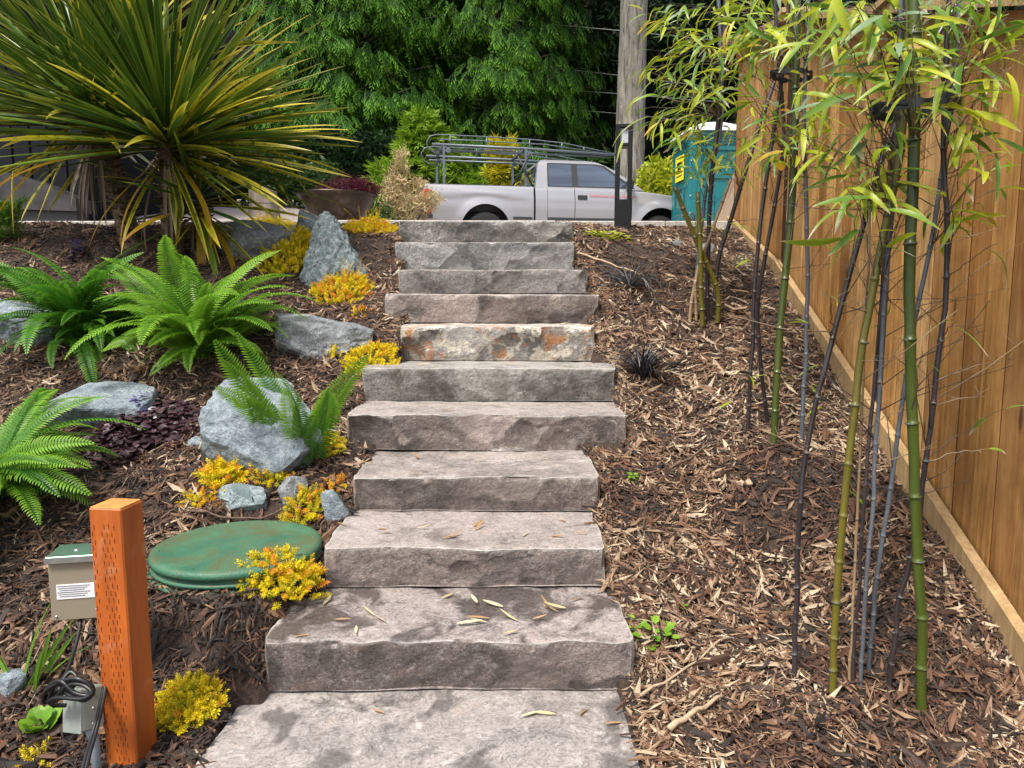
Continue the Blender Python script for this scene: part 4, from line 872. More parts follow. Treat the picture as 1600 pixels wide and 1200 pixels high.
def rock(label, loc, size, seed, mat=0, rz=0, rx=0, ry=0, planes=14, sub=5, rough=.05, name='boulder', group='blue grey boulders', top=None):
    rs = random.Random(seed); bm = bmesh.new(); bmesh.ops.create_icosphere(bm, subdivisions=sub, radius=1)
    pl = []
    for _ in range(planes):
        n = Vector((rs.gauss(0, 1), rs.gauss(0, 1), rs.gauss(0, .8))).normalized(); pl.append((n, rs.uniform(.55, .86)))
    for n, d in (top or []): pl.append((Vector(n).normalized(), d))
    for v in bm.verts:
        p = v.co.copy(); p = p.lerp(p / max(abs(p.x), abs(p.y), abs(p.z)) * .86, .5)
        for n, d in pl:
            q = p.dot(n) - d
            if q > 0: p -= n * q * .93
        q = p + Vector((seed * 1.7, 0, 0))
        p += v.normal * (rough * mnoise.fractal(q * 2.2, 1, 2, 3) + rough * .5 * mnoise.fractal(q * 7, .9, 2, 4) + rough * .5 * max(0, mnoise.ridged_multi_fractal(q * 3.1, 1, 2, 3, 1, 2) - 1.1))
        v.co = Vector((p.x * size[0], p.y * size[1], p.z * size[2]))
    me = bpy.data.meshes.new(name); bm.to_mesh(me); bm.free(); me.materials.append(RM[mat])
    o = link(name, me); o.location = loc; o.rotation_euler = (rx, ry, rz); return tag(o, label, 'boulder' if name == 'boulder' else 'stone', group)
def rock_px(label, l, r_, top_, bot, seed, deep=1.0, mat=0, bury=.25, d=None, **kw):
    c = gp((l + r_) / 2, bot); y = d or c.y; wd = (r_ - l) / F * (y * CP - (c.z - EYE) * SP); ht = at(0, top_, y + wd * deep * .35).z - c.z
    sz = (wd / 2 * 1.12, wd / 2 * deep, ht * (1 + bury) / 2 * 1.12)
    return rock(label, (c.x, y + wd * deep * .38, c.z + ht - ht * (1 + bury) / 2), sz, seed, mat, **kw)
rock_px('tall pointed teal grey boulder beside the upper steps', 460, 572, 338, 452, 3, .75, 1, .3, planes=4, rough=.12, rz=R(8), top=[((.80, .0, .62), .50), ((-1, -.15, .40), .62), ((.2, -1, .50), .62), ((-.7, -.8, .25), .68), ((.5, -.9, -.1), .8)])
rock_px('long flat topped blue grey boulder behind the small fern and the bright fern', 388, 572, 482, 566, 8, .7, 2, .35, rz=R(-6), rough=.06, top=[((.05, -.2, 1), .62), ((.2, -1, .25), .66)])
rock_px('large blue boulder with pale scratches carrying the small fern', 280, 520, 590, 738, 12, .7, 0, .35, d=3.24, ry=R(14), rough=.05, top=[((-.15, -.45, 1), .52), ((-.2, -1, .45), .60), ((.8, -.8, .3), .72)])
rock_px('low flat blue boulder between the left fern and the purple bugle', 40, 214, 582, 676, 21, .8, 0, .45, rz=R(14), rough=.04, top=[((.1, -.35, 1), .48), ((-.1, -.2, 1), .5)])
rock_px('grey blue boulder cut by the left edge behind the dark fern', -60, 78, 455, 545, 31, .8, 0, .4, rough=.05, top=[((.2, -.3, 1), .55)])
rock_px('grey boulder half hidden by the drooping leaves of the right palm', 312, 470, 336, 414, 37, .7, 2, .35, rough=.06, top=[((.3, -.3, 1), .55)])
rock_px('small pale wedge stone in front of the steel bowl', 455, 502, 326, 372, 41, .8, 0, .3, planes=9, sub=4, name='stone', group='small stones', top=[((.7, -.4, .8), .4)])
rock_px('rounded green grey stone above the lid, under an orange sedum', 322, 418, 757, 800, 44, .7, 1, .4, sub=4, name='stone', group='small stones')
rock_px('brown grey stone above the lid, right of its green grey neighbour', 424, 478, 746, 790, 47, .8, 2, .4, sub=4, name='stone', group='small stones')
rock_px('blue stone wedged against the end of a step above the lid', 502, 546, 766, 822, 52, .6, 0, .4, sub=4, name='stone', group='small stones', ry=R(-25))
rock_px('small blue stone at the edge of the purple bugle', 288, 314, 682, 704, 55, .8, 0, .4, sub=3, name='stone', group='small stones')
rock_px('pale blue stone at the left edge beside the iris blades', -18, 34, 1050, 1098, 58, .9, 0, .4, sub=4, name='stone', group='small stones')
rock_px('small grey pebble on the mulch right of the lamp', 1047, 1066, 374, 388, 61, .9, 2, .4, sub=3, name='stone', group='small stones')
rock_px('flat pale stone lying behind the far bamboo stems', 1096, 1118, 380, 398, 66, .9, 2, .4, sub=3, name='stone', group='small stones')
x, y, z = ground_at(582, 10.4); rock('blue grey boulder right of the steel bowl', (x, y, z + .04), (.17, .14, .13), 71, 0, sub=4)
rock('pale boulder behind the steel bowl rim', (ground_at(503, 11.6)[0], 11.6, at(503, 312, 11.6).z - .08), (.2, .15, .2), 73, 0, sub=4)
rock('small square stone beside the topmost step', tuple(gp(612, 352)), (.07, .06, .04), 75, 2, sub=3, name='stone', group='small stones')

# ================================================================ palms
def palm_leaf(L, W, bend, twist=.0, n=12, kink=None):
    V, Q, T, S = [], [], [], []
    x = z = 0.; a = 0.
    pts = [(0, 0, 0)]
    for i in range(n):
        a -= bend * (1.6 * (i / n) ** 1.3) / n * 2
        if kink and i == int(kink * n): a -= .9
        x += math.cos(a) / n * L; z += math.sin(a) / n * L; pts.append((x, z, a))
    for i, (x, z, a) in enumerate(pts):
        u = i / n; wd = W * .5 * (.55 + .45 * min(1, u / .25)) * (1 - max(0, (u - .55) / .45) ** 1.6) + .0006
        tw = twist * u
        for s_ in (-1, 0, 1):
            yy = s_ * wd * math.cos(tw); zz = (abs(s_) * wd * .38) + s_ * wd * math.sin(tw)
            V.append((x - math.sin(a) * zz, yy, z + math.cos(a) * zz)); T.append(u); S.append(abs(s_))
    for i in range(n):
        for k in (0, 1): Q.append((i * 3 + k, i * 3 + k + 1, i * 3 + k + 4, i * 3 + k + 3))
    return np.array(V), np.array(Q), np.array(T), np.array(S)
GRN = [(0, (.016, .055, .010)), (.5, (.045, .11, .014)), (1, (.12, .20, .02))]
M_PL = [leafmat('palm_leaf_green', GRN, 'obj', .2, .34, tip=((.30, .30, .03), .76), edge=((.22, .26, .016), .74), spec=.45, blot=((.36, .30, .02), 24, .68), mott=.1),
        leafmat('palm_leaf_aged_lit', [(0, (.08, .12, .012)), (.5, (.22, .22, .014)), (1, (.42, .36, .02))], 'obj', .3, .36, tip=((.56, .44, .06), .70), edge=((.58, .50, .03), .45), spec=.5, blot=((.06, .08, .012), 14, .55), mott=.1),  # for old low leaves and for right-hand leaves coloured as sunlit
        leafmat('palm_leaf_gold', [(0, (.40, .24, .012)), (1, (.56, .36, .025))], 'obj', .35, .4, tip=((.42, .16, .04), .7), mott=.1),
        leafmat('palm_leaf_dry', [(0, (.17, .125, .085)), (1, (.34, .27, .20))], 'obj', .15, .7, mott=.2)]
PLM = []
for mi, m in enumerate(M_PL):
    row = []
    for k in range(6):
        bend = [random.uniform(.0, .16), random.uniform(.05, .34), random.uniform(.35, .9), random.uniform(.1, .35)][mi]
        V, Q, T, S = palm_leaf(1, random.uniform(.032, .044) * [1, 1.1, 1.3, .9][mi], bend, random.uniform(-.8, .8), kink=random.uniform(.4, .7) if (mi in (1, 2) and k == 0) else None)
        row.append(np_mesh('palm_leaf', V, Q, m, {'t': T, 's': S}, smooth=True))
    PLM.append(row)
t = NT('palm_trunk'); v = t.obj(); c = t.ramp(t.noise(v, 22, 5, .7), [(.3, (.05, .03, .018)), (.5, (.13, .085, .05)), (.7, (.30, .22, .14))]); t.p(Base_Color=c, Roughness=.9, Normal=t.bump(t.noise(v, 30, 5), 1, .02)); M_PTR = t.m
M_BOOT = leafmat('leaf_base', [(0, (.05, .03, .018)), (.5, (.17, .115, .065)), (1, (.40, .31, .20))], 'rnd', .0, .85, mott=.3)
BOOT = [chip(1, .5, .25, .15, .4, (1, .8, .25)) for _ in range(4)]
def palm(label, base, top, rad, nleaf, L, seed, lo=-.30, dry=16, gold=8, group='strap leaved palms', right_lit=0.0, kids=None):
    rs = random.Random(seed); r = thing('cabbage_palm', base, label, 'palm', group)
    d = top - base; N = 12
    P = [Vector((d.x * (i / N) ** 1.2, d.y * i / N, -.08 + (d.z + .08) * i / N)) for i in range(N + 1)]
    MB().tube(P, [rad * (1.15 - .3 * i / N + (.35 if i == 0 else 0)) for i in range(N + 1)], 14).build('trunk', M_PTR, r)
    nb = int(260 * d.z / .7); u = rng.random(nb); az = rng.uniform(0, 6.283, nb)
    pos = np.stack([d.x * u ** 1.2, d.y * u, d.z * u], 1) + np.stack([np.cos(az), np.sin(az), 0 * az], 1) * rad * .92
    D = np.stack([np.cos(az) * .85, np.sin(az) * .85, np.ones(nb) * rng.uniform(.5, 1, nb)], 1); U = np.stack([np.cos(az), np.sin(az), -.4 + 0 * az], 1)
    o = link('leaf_bases', scatter('leaf_bases', BOOT, rng.integers(0, 4, nb), frames(D, U) * rng.uniform(.065, .11, nb)[:, None, None], pos, M_BOOT, rng.random(nb)), r); o['kind'] = 'stuff'
    ga = math.pi * (3 - math.sqrt(5))
    made = 0
    for k in range(int(nleaf * 1.38)):
        s_ = (k + .5) / (nleaf * 1.38); el = math.asin(max(-1, min(1, 1 - s_ * (1 - lo) * .97))) + rs.gauss(0, .08); az = k * ga + rs.gauss(0, .12)
        dirv = Vector((math.cos(az) * math.cos(el), math.sin(az) * math.cos(el), math.sin(el)))
        if (dirv.y > .45 and rs.random() < .6) or made >= nleaf: continue
        made += 1
        # right-hand leaves yellower: sunlit glow put into colour; low leaves yellowed with age
        pr = .07 + (.22 if el < .05 else 0) + right_lit * max(0, dirv.x) * .8
        mi = 1 if rs.random() < pr else 0
        if el < -.15 and rs.random() < .12: mi = 2
        ln = L * rs.uniform(.82, 1.12) * (.8 if el > 1.15 else 1)
        q = dirv.to_track_quat('X', 'Z').to_matrix().to_4x4() @ Matrix.Rotation(rs.uniform(-.5, .5), 4, 'X')
        st = Vector((d.x, d.y, d.z + .14 * math.sin(el) * 1.0)) + dirv * .03
        link('leaf', rs.choice(PLM[mi]), r, Matrix.Translation(st) @ q @ Matrix.Diagonal((ln, 1.0 if mi != 3 else .8, ln, 1)))
    for k in range(dry):
        az = rs.uniform(0, 6.283); el = rs.uniform(-1.45, -1.05); dirv = Vector((math.cos(az) * math.cos(el), math.sin(az) * math.cos(el), math.sin(el)))
        q = dirv.to_track_quat('X', 'Z').to_matrix().to_4x4(); ln = L * rs.uniform(.35, .58)
        o = link('leaf', rs.choice(PLM[3]), r, Matrix.Translation(Vector((d.x, d.y, d.z - .10)) + Vector((math.cos(az), math.sin(az), 0)) * rad * .9) @ q @ Matrix.Diagonal((ln, .6, ln, 1)))
        if k == 0: o['label'] = 'grey dried leaf hanging below the crown'
    for (az, el, lf, mi) in (kids or []):
        dirv = Vector((math.cos(az) * math.cos(el), math.sin(az) * math.cos(el), math.sin(el))); q = dirv.to_track_quat('X', 'Z').to_matrix().to_4x4()
        link('leaf', rs.choice(PLM[mi]), r, Matrix.Translation(Vector((d.x, d.y, d.z - .05)) + dirv * .03) @ q @ Matrix.Diagonal((L * lf, 1.1, L * lf, 1)))
    return r
b1 = gp(272, 408); palm('right hand palm with the fullest crown of green and yellow strap leaves', b1, at(262, 226, b1.y - .1), .066, 256, 1.14, 4, right_lit=.5, dry=12,
    kids=[(R(random.uniform(-60, 35)), random.uniform(-.42, .55), random.uniform(.85, 1.08), random.choice((0, 0, 1))) for _ in range(26)] + [(R(222), -.9, .62, 2), (R(228), -1.0, .66, 1), (R(200), -.75, .7, 2), (R(-50), -1.1, .6, 1), (R(-30), -.75, .72, 2), (R(-18), -.6, .8, 1), (R(-8), -.5, .85, 1), (R(-60), -1.2, .5, 1), (R(-40), -.95, .75, 1), (R(-25), -.35, .95, 1)])
b2 = gp(196, 398); b2.y += .12; b2.z = gz(b2.x, b2.y); palm('left hand palm with dark green leaves and a skirt of dried ones', b2, at(150, 196, b2.y + .02), .068, 300, 1.18, 9, right_lit=.05, dry=26,
    kids=[(R(215), -.55, .85, 1), (R(200), -.5, .9, 2), (R(205), -.62, .85, 2), (R(190), -.42, .95, 1), (R(225), -.8, .7, 1)])
b3 = gp(309, 400); b3.y += .04; palm('smallest palm with a low drooping crown between the right palm and the grey boulder', b3, at(312, 318, b3.y), .052, 44, .72, 15, lo=-.95, right_lit=.3, dry=7,
    kids=[(R(-40), -.9, .8, 2), (R(-35), -.7, 1.0, 2), (R(-70), -1.1, .8, 2), (R(-20), -.75, 1.0, 1), (R(-45), -1.0, .9, 1), (R(-55), -.9, 1.0, 0), (R(-15), -.5, 1.0, 1), (R(-28), -.62, 1.1, 1)])

# ================================================================ ferns
def frond(L, pw, e0, e1, npair=44, curl=.0, seed=0, fold=.25):
    rs = random.Random(seed); V, Q, T = [], [], []; n = 26; x = z = y = 0.; sp = [(0, 0, 0, R(e0))]
    for i in range(n):
        u = (i + .5) / n; a = R(e0 + (e1 - e0) * u ** 1.15); x += math.cos(a) * L / n; z += math.sin(a) * L / n; y = curl * u * u * L; sp.append((x, y, z, a))
    def P(u):
        k = min(n - 1, int(u * n)); f = u * n - k; a_, b_ = sp[k], sp[k + 1]; return [a_[j] + (b_[j] - a_[j]) * f for j in range(4)]
    for i in range(n):        # rachis
        (x0, y0, z0, a0), (x1, y1, z1, a1) = sp[i], sp[i + 1]; w0 = .0028 * (1 - i / n) + .0008; m = len(V)
        V += [(x0, y0 - w0, z0), (x0, y0 + w0, z0), (x1, y1 + w0, z1), (x1, y1 - w0, z1)]; T += [0.] * 4; Q.append((m, m + 1, m + 2, m + 3))
    for i in range(npair):
        u = .10 + .895 * i / npair; x0, y0, z0, a = P(u)
        l = pw * (math.sin(math.pi * min(1, (u * .80 + .17))) ** .75) * rs.uniform(.9, 1.08) * (1 if u < .9 else 1 - (u - .9) * 6)
        wd = min(.010 * pw / .075, L * .9 / npair * .40) * rs.uniform(.92, 1.1)
        tx, tz = math.cos(a), math.sin(a); nx, nz = -math.sin(a), math.cos(a)
        for s_ in (-1, 1):
            f = .22 + .25 * u; m = len(V); dr = rs.uniform(-.08, .08) + fold
            for (q, ww, up) in ((0, .55, 0), (.35, 1., .10), (.75, .75, .02), (1., .06, -.16)):
                cy = y0 + s_ * l * q * .94; fx = l * f * q * q; h = l * (up + dr * q * .6)
                for e in (-1, 1):
                    V.append((x0 + tx * (fx + e * wd * ww) + nx * h, cy, z0 + tz * (fx + e * wd * ww) + nz * h)); T.append(q * .6 + u * .4)
            for k in range(3): Q.append((m + 2 * k, m + 2 * k + 1, m + 2 * k + 3, m + 2 * k + 2))
    return np.array(V), np.array(Q), np.array(T)
M_FERN = [leafmat('fern_dark', [(0, (.028, .11, .010)), (.5, (.055, .19, .014)), (1, (.10, .28, .02))], 'obj', .38, .42, tip=((.13, .30, .02), .55), mott=.12),
          leafmat('fern_bright', [(0, (.05, .16, .012)), (.5, (.10, .26, .018)), (1, (.19, .36, .03))], 'obj', .42, .42, tip=((.22, .42, .03), .5), mott=.1)]
def fern_meshes(mat, sets): return [np_mesh('frond', *frond(*a)[:2], mat, {'t': frond(*a)[2]}) for a in sets]
def mk(mat, sets):
    out = []
    for a in sets: V, Q, T = frond(*a); out.append(np_mesh('frond', V, Q, mat, {'t': T}))
    return out
FD_ = mk(M_FERN[0], [(1, .085, 78, -25, 50, .05, 1), (1, .09, 74, -45, 50, -.08, 2), (1, .085, 84, 5, 50, .1, 3), (1, .09, 66, -55, 50, .04, 4), (1, .08, 80, -10, 50, -.12, 5)])
FB_ = mk(M_FERN[1], [(1, .105, 78, -5, 50, .05, 6), (1, .11, 68, -35, 50, -.1, 7), (1, .10, 84, 20, 50, .08, 8), (1, .11, 60, -45, 50, .1, 9), (1, .10, 74, -20, 50, -.06, 10)])
FS_ = mk(M_FERN[1], [(1, .11, 66, 40, 46, .06, 11), (1, .11, 58, 22, 46, -.08, 12), (1, .105, 74, 55, 46, .04, 13)])
def fern(label, base, n, L, meshes, seed, lean=(0, 0), azr=None, tilt=(.0, .35), group='sword ferns', face=0):
    rs = random.Random(seed); r = thing('sword_fern', base, label, 'fern', group)
    for k in range(n):
        az = (azr[k] if azr else k * 2.39996 + rs.gauss(0, .15)); u = (k + .5) / n
        q = Matrix.Rotation(az, 4, 'Z') @ Matrix.Rotation(rs.uniform(*tilt) * u * 2, 4, 'Y') @ Matrix.Rotation(rs.gauss(0, .18), 4, 'X')
        l = L * rs.uniform(.5, 1.1)
        q = q @ Matrix.Rotation((rs.gauss(0, .35) if not face else face * (-1 if math.cos(az) > 0 else 1) * rs.uniform(.8, 1.2)), 4, Vector((math.cos(1.1), 0, math.sin(1.1))))
        q = Matrix.Rotation(lean[0], 4, 'Y') @ Matrix.Rotation(lean[1], 4, 'X') @ q
        link('frond', rs.choice(meshes), r, Matrix.Translation((rs.gauss(0, .03), rs.gauss(0, .03), 0)) @ q @ Matrix.Diagonal((l, l, l, 1)))
    return r
fern('deep green fern at the foot of the left palm', gp(132, 545), 110, .80, FD_, 3, tilt=(-.08, .38))
fern('bright green fern spreading in front of the right palm', gp(318, 560), 92, .78, FB_, 5, lean=(0, R(2)), tilt=(-.08, .36))
fern('large bright fern cut by the left edge of the picture', gp(-22, 790), 84, .74, FB_[:2] + FD_[:1] + FB_[3:], 8, lean=(0, R(6)))
fb = gp(470, 728); A = lambda d: R(d)
fern('small sparse fern growing beside the large blue boulder', fb, 20, .64, FS_, 12, azr=[A(-20), A(-5), A(205), A(192), A(222), A(180), A(238), A(-60), A(12), A(-14), A(198), A(214), A(230), A(-35), A(170), A(8), A(262), A(206), A(-28), A(240)], tilt=(-.05, .15), face=1.1)

# ================================================================ sedum, bugle, grasses, small weeds
def sprig(L, n, lf, seed):
    rs = random.Random(seed); V, Q, T = [], [], []; cx, cy = rs.uniform(-.25, .25), rs.uniform(-.25, .25)
    def ax(u): return np.array([cx * L * u * u, cy * L * u * u, L * u])
    m = len(V); w_ = .0016
    for u in (0, .5, 1):
        p = ax(u)
        for a in range(3): V.append(p + [w_ * math.cos(a * 2.09), w_ * math.sin(a * 2.09), 0]); T.append(u)
    for i in range(2):
        for a in range(3): Q.append((i * 3 + a, i * 3 + (a + 1) % 3, i * 3 + 3 + (a + 1) % 3, i * 3 + 3 + a))
    for k in range(n):
        u = .12 + .88 * k / n; a = k * 2.4 + rs.gauss(0, .2); el = .25 + .9 * u ** 3 + rs.gauss(0, .12); l = lf * rs.uniform(.8, 1.15) * (1 - .25 * u)
        d = np.array([math.cos(a) * math.cos(el), math.sin(a) * math.cos(el), math.sin(el)]); s_ = np.array([-math.sin(a), math.cos(a), 0]) * lf * .13; h = np.array([0, 0, lf * .12]); p = ax(u); m = len(V)
        V += [p, p + d * l * .55 - s_, p + d * l, p + d * l * .55 + s_, p + d * l * .5 + h]; T += [u, u, min(1, u + .15), u, u]
        Q += [(m, m + 1, m + 2, m + 4), (m, m + 4, m + 2, m + 3)]
    return np.array(V), np.array(Q), np.array(T)
M_SED = [leafmat('sedum_yellow', [(0, (.55, .50, .012)), (.5, (.74, .60, .012)), (1, (.84, .64, .015))], 'obj', .3, .45, mott=.05, tip=((.88, .70, .03), .75)),
         leafmat('sedum_orange', [(0, (.84, .58, .012)), (.5, (.84, .48, .016)), (1, (.78, .32, .03))], 'obj', .3, .45, mott=.05, tip=((.72, .30, .06), .8)),
         leafmat('sedum_green_gold', [(0, (.30, .36, .012)), (.6, (.50, .48, .015)), (1, (.70, .58, .02))], 'obj', .3, .45, mott=.05, tip=((.6, .5, .03), .7))]
SPR = [[(lambda a: np_mesh('sprig', a[0], a[1], m, {'t': a[2]}))(sprig(1, 38, .34, 10 * mi + k)) for k in range(5)] for mi, m in enumerate(M_SED)]
SPR_T = [[(lambda a: np_mesh('sprig', a[0], a[1], m, {'t': a[2]}))(sprig(1, 40, .10, 50 + 10 * mi + k)) for k in range(3)] for mi, m in enumerate(M_SED)]
def sedum(label, l, r_, top_, bot, n, mix_, seed, sl=.055, tall=0, ydeep=.8):
    rs = random.Random(seed); c = gp((l + r_) / 2, bot - (bot - top_) * .32); sc_ = (c.y * CP - (c.z - EYE) * SP) / F; rx = (r_ - l) / 2 * sc_ * .88; ht = (bot - top_) * sc_ * .42
    ry = max(.05, rx * ydeep); r = thing('golden_sedum', c, label, 'sedum', 'golden sedum clumps')
    n = int(n * 1.8)
    for k in range(n):
        a = k * 2.4; q = math.sqrt((k + .5) / n); x_, y_ = rx * q * math.cos(a) * rs.uniform(.85, 1.1), ry * q * math.sin(a) * rs.uniform(.85, 1.1)
        dome = ht * (1 - q * q) * rs.uniform(.5, 1); zg = gz(c.x + x_, c.y + y_) - c.z
        dv = Vector((x_ / rx * 1.0 + rs.gauss(0, .35), y_ / ry * .8 - .2 + rs.gauss(0, .35), .55)).normalized()
        mi = rs.choices((0, 1, 2), mix_)[0]; L = sl * .82 * rs.uniform(.7, 1.2)
        link('sprig', rs.choice(SPR[mi]), r, Matrix.Translation((x_, y_, zg + dome * .75)) @ dv.to_track_quat('Z', 'Y').to_matrix().to_4x4() @ Matrix.Rotation(rs.uniform(0, 6.28), 4, 'Z') @ Matrix.Diagonal((L, L, L, 1)))
    for k in range(tall):
        x_, y_ = rs.uniform(-.7, .7) * rx, rs.uniform(-.3, .6) * ry; L = rs.uniform(.09, .15)
        dv = Vector((rs.gauss(.05, .25), rs.gauss(0, .2), 1)).normalized()
        link('flower_stalk', rs.choice(SPR_T[rs.choice((0, 1))]), r, Matrix.Translation((x_, y_, gz(c.x + x_, c.y + y_) - c.z + ht * .6)) @ dv.to_track_quat('Z', 'Y').to_matrix().to_4x4() @ Matrix.Diagonal((L, L, L, 1)))
    return r
sedum('large yellow and orange sedum mound between the green lid and a step', 350, 500, 832, 946, 190, (7, 2, 3), 1, .062)
sedum('lemon yellow sedum growing against the orange post', 248, 345, 1045, 1140, 110, (8, 1, 3), 2, .055)
sedum('green gold sedum at the upper right of the lid', 446, 512, 766, 822, 46, (3, 1, 6), 3, .06)
sedum('yellow sedum beside the end of the step below the small fern', 470, 536, 666, 722, 60, (7, 1, 4), 4, .055)
sedum('green gold sedum between the large blue boulder and the small fern', 404, 448, 690, 760, 30, (2, 1, 6), 5, .075)
sedum('low yellow sedum strip just above the stone by the lid', 400, 452, 730, 758, 24, (5, 3, 2), 6, .055)
sedum('orange sedum with an upright tip in front of the large blue boulder', 322, 384, 700, 778, 44, (5, 4, 1), 7, .07)
sedum('tiny orange sedum left of the stones above the lid', 286, 338, 768, 796, 16, (4, 3, 1), 8, .05)
sedum('tiny orange sedum sprout next to the step stones above the lid', 508, 542, 748, 768, 10, (1, 6, 0), 9, .05)
sedum('orange and yellow sedum mound in front of the pointed boulder', 486, 582, 414, 484, 105, (9, 4, 0), 10, .07, tall=7)
sedum('yellow sedum by the lichen blotched step', 536, 626, 534, 578, 80, (10, 1, 0), 11, .062)
sedum('small yellow sedum at the end of the long boulder', 508, 546, 528, 566, 20, (7, 1, 0), 12, .055, tall=2)
sedum('orange sedum patch with flower stalks behind the pointed boulder', 540, 622, 330, 380, 105, (9, 4, 0), 13, .075, tall=12)
sedum('bright yellow sedum sheet behind the pointed boulder, under the palm leaves', 410, 492, 345, 422, 190, (9, 0, 1), 14, .075, tall=4, ydeep=1.6)
sedum('yellow sedum strip below the small wedge stone', 372, 470, 336, 366, 90, (9, 1, 0), 15, .07, tall=4)
sedum('little yellow sedum sprouts at the lower left edge', 30, 90, 1160, 1215, 12, (9, 0, 2), 16, .035)
sedum('tiny orange sedum sprout right of the orange sedum mound', 548, 578, 480, 500, 10, (2, 5, 0), 17, .05)

M_BUG = leafmat('bugle_leaf', [(0, (.020, .011, .015)), (.5, (.050, .022, .031)), (1, (.10, .055, .062))], 'rnd', .15, .32, mott=.15, spec=.6)
M_BUGF = leafmat('bugle_flower', [(0, (.10, .08, .34)), (1, (.24, .2, .55))], 'rnd', .3, .6, mott=0)
ROUND = [leafpro(1, .85, .15, .15, 3) for _ in range(3)]
def bugle(label, l, r_, top_, bot, n, lf, flowers, seed):
    c = gp((l + r_) / 2, (top_ + bot) / 2); sc_ = c.y / F * 1.02; rx = (r_ - l) / 2 * sc_; ya, yb = gp((l + r_) / 2, bot).y, gp((l + r_) / 2, top_).y; ry = (yb - ya) / 2
    r = thing('purple_bugle', c, label, 'plant', 'purple leaved bugle plants')
    a = rng.uniform(0, 6.283, n); q = np.sqrt(rng.random(n)) * (1 + .18 * np.sin(3 * a + 1) + .1 * np.sin(7 * a)); x_, y_ = rx * q * np.cos(a), ry * q * np.sin(a)
    z_ = G(c.x + x_, c.y + y_) - c.z + .012 + .085 * rng.random(n) * np.clip(1.15 - q, .15, 1)
    az = rng.uniform(0, 6.283, n); D = np.stack([np.cos(az), np.sin(az), rng.normal(.05, .3, n)], 1); U = np.stack([rng.normal(0, .35, n), rng.normal(-.35, .3, n), np.ones(n)], 1)
    o = link('foliage', scatter('foliage', ROUND, rng.integers(0, 3, n), frames(D, U) * (lf * rng.uniform(.7, 1.25, n))[:, None, None], np.stack([x_, y_, z_], 1), M_BUG, rng.random(n)), r); o['kind'] = 'stuff'
    for fx, fy in flowers:
        p = gp(fx, fy) - c; m_ = 34; zz = rng.random(m_) * .085; az = rng.uniform(0, 6.283, m_); D = np.stack([np.cos(az), np.sin(az), .3 + 0 * az], 1)
        link('flower_spike', scatter('flower_spike', ROUND, rng.integers(0, 3, m_), frames(D) * .016, np.stack([p.x + .01 * np.cos(az), p.y + .01 * np.sin(az), p.z + .04 + zz], 1), M_BUGF, rng.random(m_)), r)
bugle('patch of dark purple bugle with violet flowers left of the large blue boulder', 146, 312, 628, 726, 1500, .039, [(217, 655), (208, 662), (222, 668), (226, 650)], 1)
bugle('violet flowering bugle tuft behind the dark green fern', 108, 140, 392, 412, 60, .03, [(122, 402), (128, 403), (116, 406)], 2)

M_MONDO = [leafmat('mondo_black', [(0, (.010, .010, .013)), (.6, (.025, .026, .032)), (1, (.07, .075, .085))], 'obj', .05, .35, mott=0, spec=.6), leafmat('mondo_grey', [(0, (.03, .03, .034)), (1, (.16, .17, .18))], 'obj', .05, .4, mott=0)]
M_IRIS = leafmat('iris_green', [(0, (.10, .26, .02)), (1, (.19, .36, .04))], 'obj', .4, .38, mott=.08, spec=.5)
def blades(mat, W, bends, nm='blade'):
    out = []
    for b_ in bends: V, Q, T, S = palm_leaf(1, W, b_, random.uniform(-.6, .6), 8); out.append(np_mesh(nm, V, Q, mat, {'t': T, 's': S}, smooth=True))
    return out
MB_ = [blades(M_MONDO[0], .024, (1.0, 1.4, 1.8, .7)), blades(M_MONDO[1], .026, (1.0, 1.4, 1.7))]
def tuft(name, label, cat, base, n, L, meshes, seed, elr=(.5, 1.3), group=None, azr=None):
    rs = random.Random(seed); r = thing(name, base, label, cat, group)
    for k in range(n):
        az = azr[k] if azr else rs.uniform(0, 6.283); el = rs.uniform(*elr); l = L * rs.uniform(.65, 1.15); dv = Vector((math.cos(az) * math.cos(el), math.sin(az) * math.cos(el), math.sin(el)))
        link('blade', rs.choice(meshes), r, Matrix.Translation((rs.gauss(0, .008), rs.gauss(0, .008), 0)) @ dv.to_track_quat('X', 'Z').to_matrix().to_4x4() @ Matrix.Diagonal((l, l * .95, l, 1)))
    return r
GM = 'dark mondo grass tufts'
tuft('mondo_grass', 'black grass tuft arching beside the middle steps', 'ornamental grass', gp(1003, 592), 130, .30, MB_[0], 1, group=GM)
tuft('mondo_grass', 'flattened grey black grass tuft on the bank by the long stick', 'ornamental grass', gp(985, 450), 80, .30, MB_[1] + MB_[0][:1], 2, (.25, 1.0), GM)
tuft('mondo_grass', 'grey grass tuft at the top edging left of the toilet booth', 'ornamental grass', gp(1085, 358), 80, .30, MB_[1], 3, (.35, 1.2), GM)
IR = blades(M_IRIS, .075, (.05, .15, .3)); rs_ = random.Random(3)
def iris(label, base, items, group='young iris plants'):
    r = thing('iris_plant', base, label, 'plant', group)
    for az, el, l, bx in items:
        dv = Vector((math.cos(az) * math.cos(el), math.sin(az) * math.cos(el), math.sin(el)))
        link('blade', rs_.choice(IR), r, Matrix.Translation((bx, 0, 0)) @ dv.to_track_quat('X', 'Z').to_matrix().to_4x4() @ Matrix.Rotation(rs_.choice((.6, 1.2, -1)), 4, 'X') @ Matrix.Diagonal((l, l * .8, l, 1)))
ib = gp(30, 1085); iris('tall bright iris blades at the left edge beside the blue stone', ib, [(R(172), 1.05, .25, .0), (R(20), 1.32, .32, .01), (R(10), 1.0, .30, .02), (R(0), 1.25, .24, .045), (R(-40), 1.2, .2, .05), (R(190), 1.3, .2, -.01)])
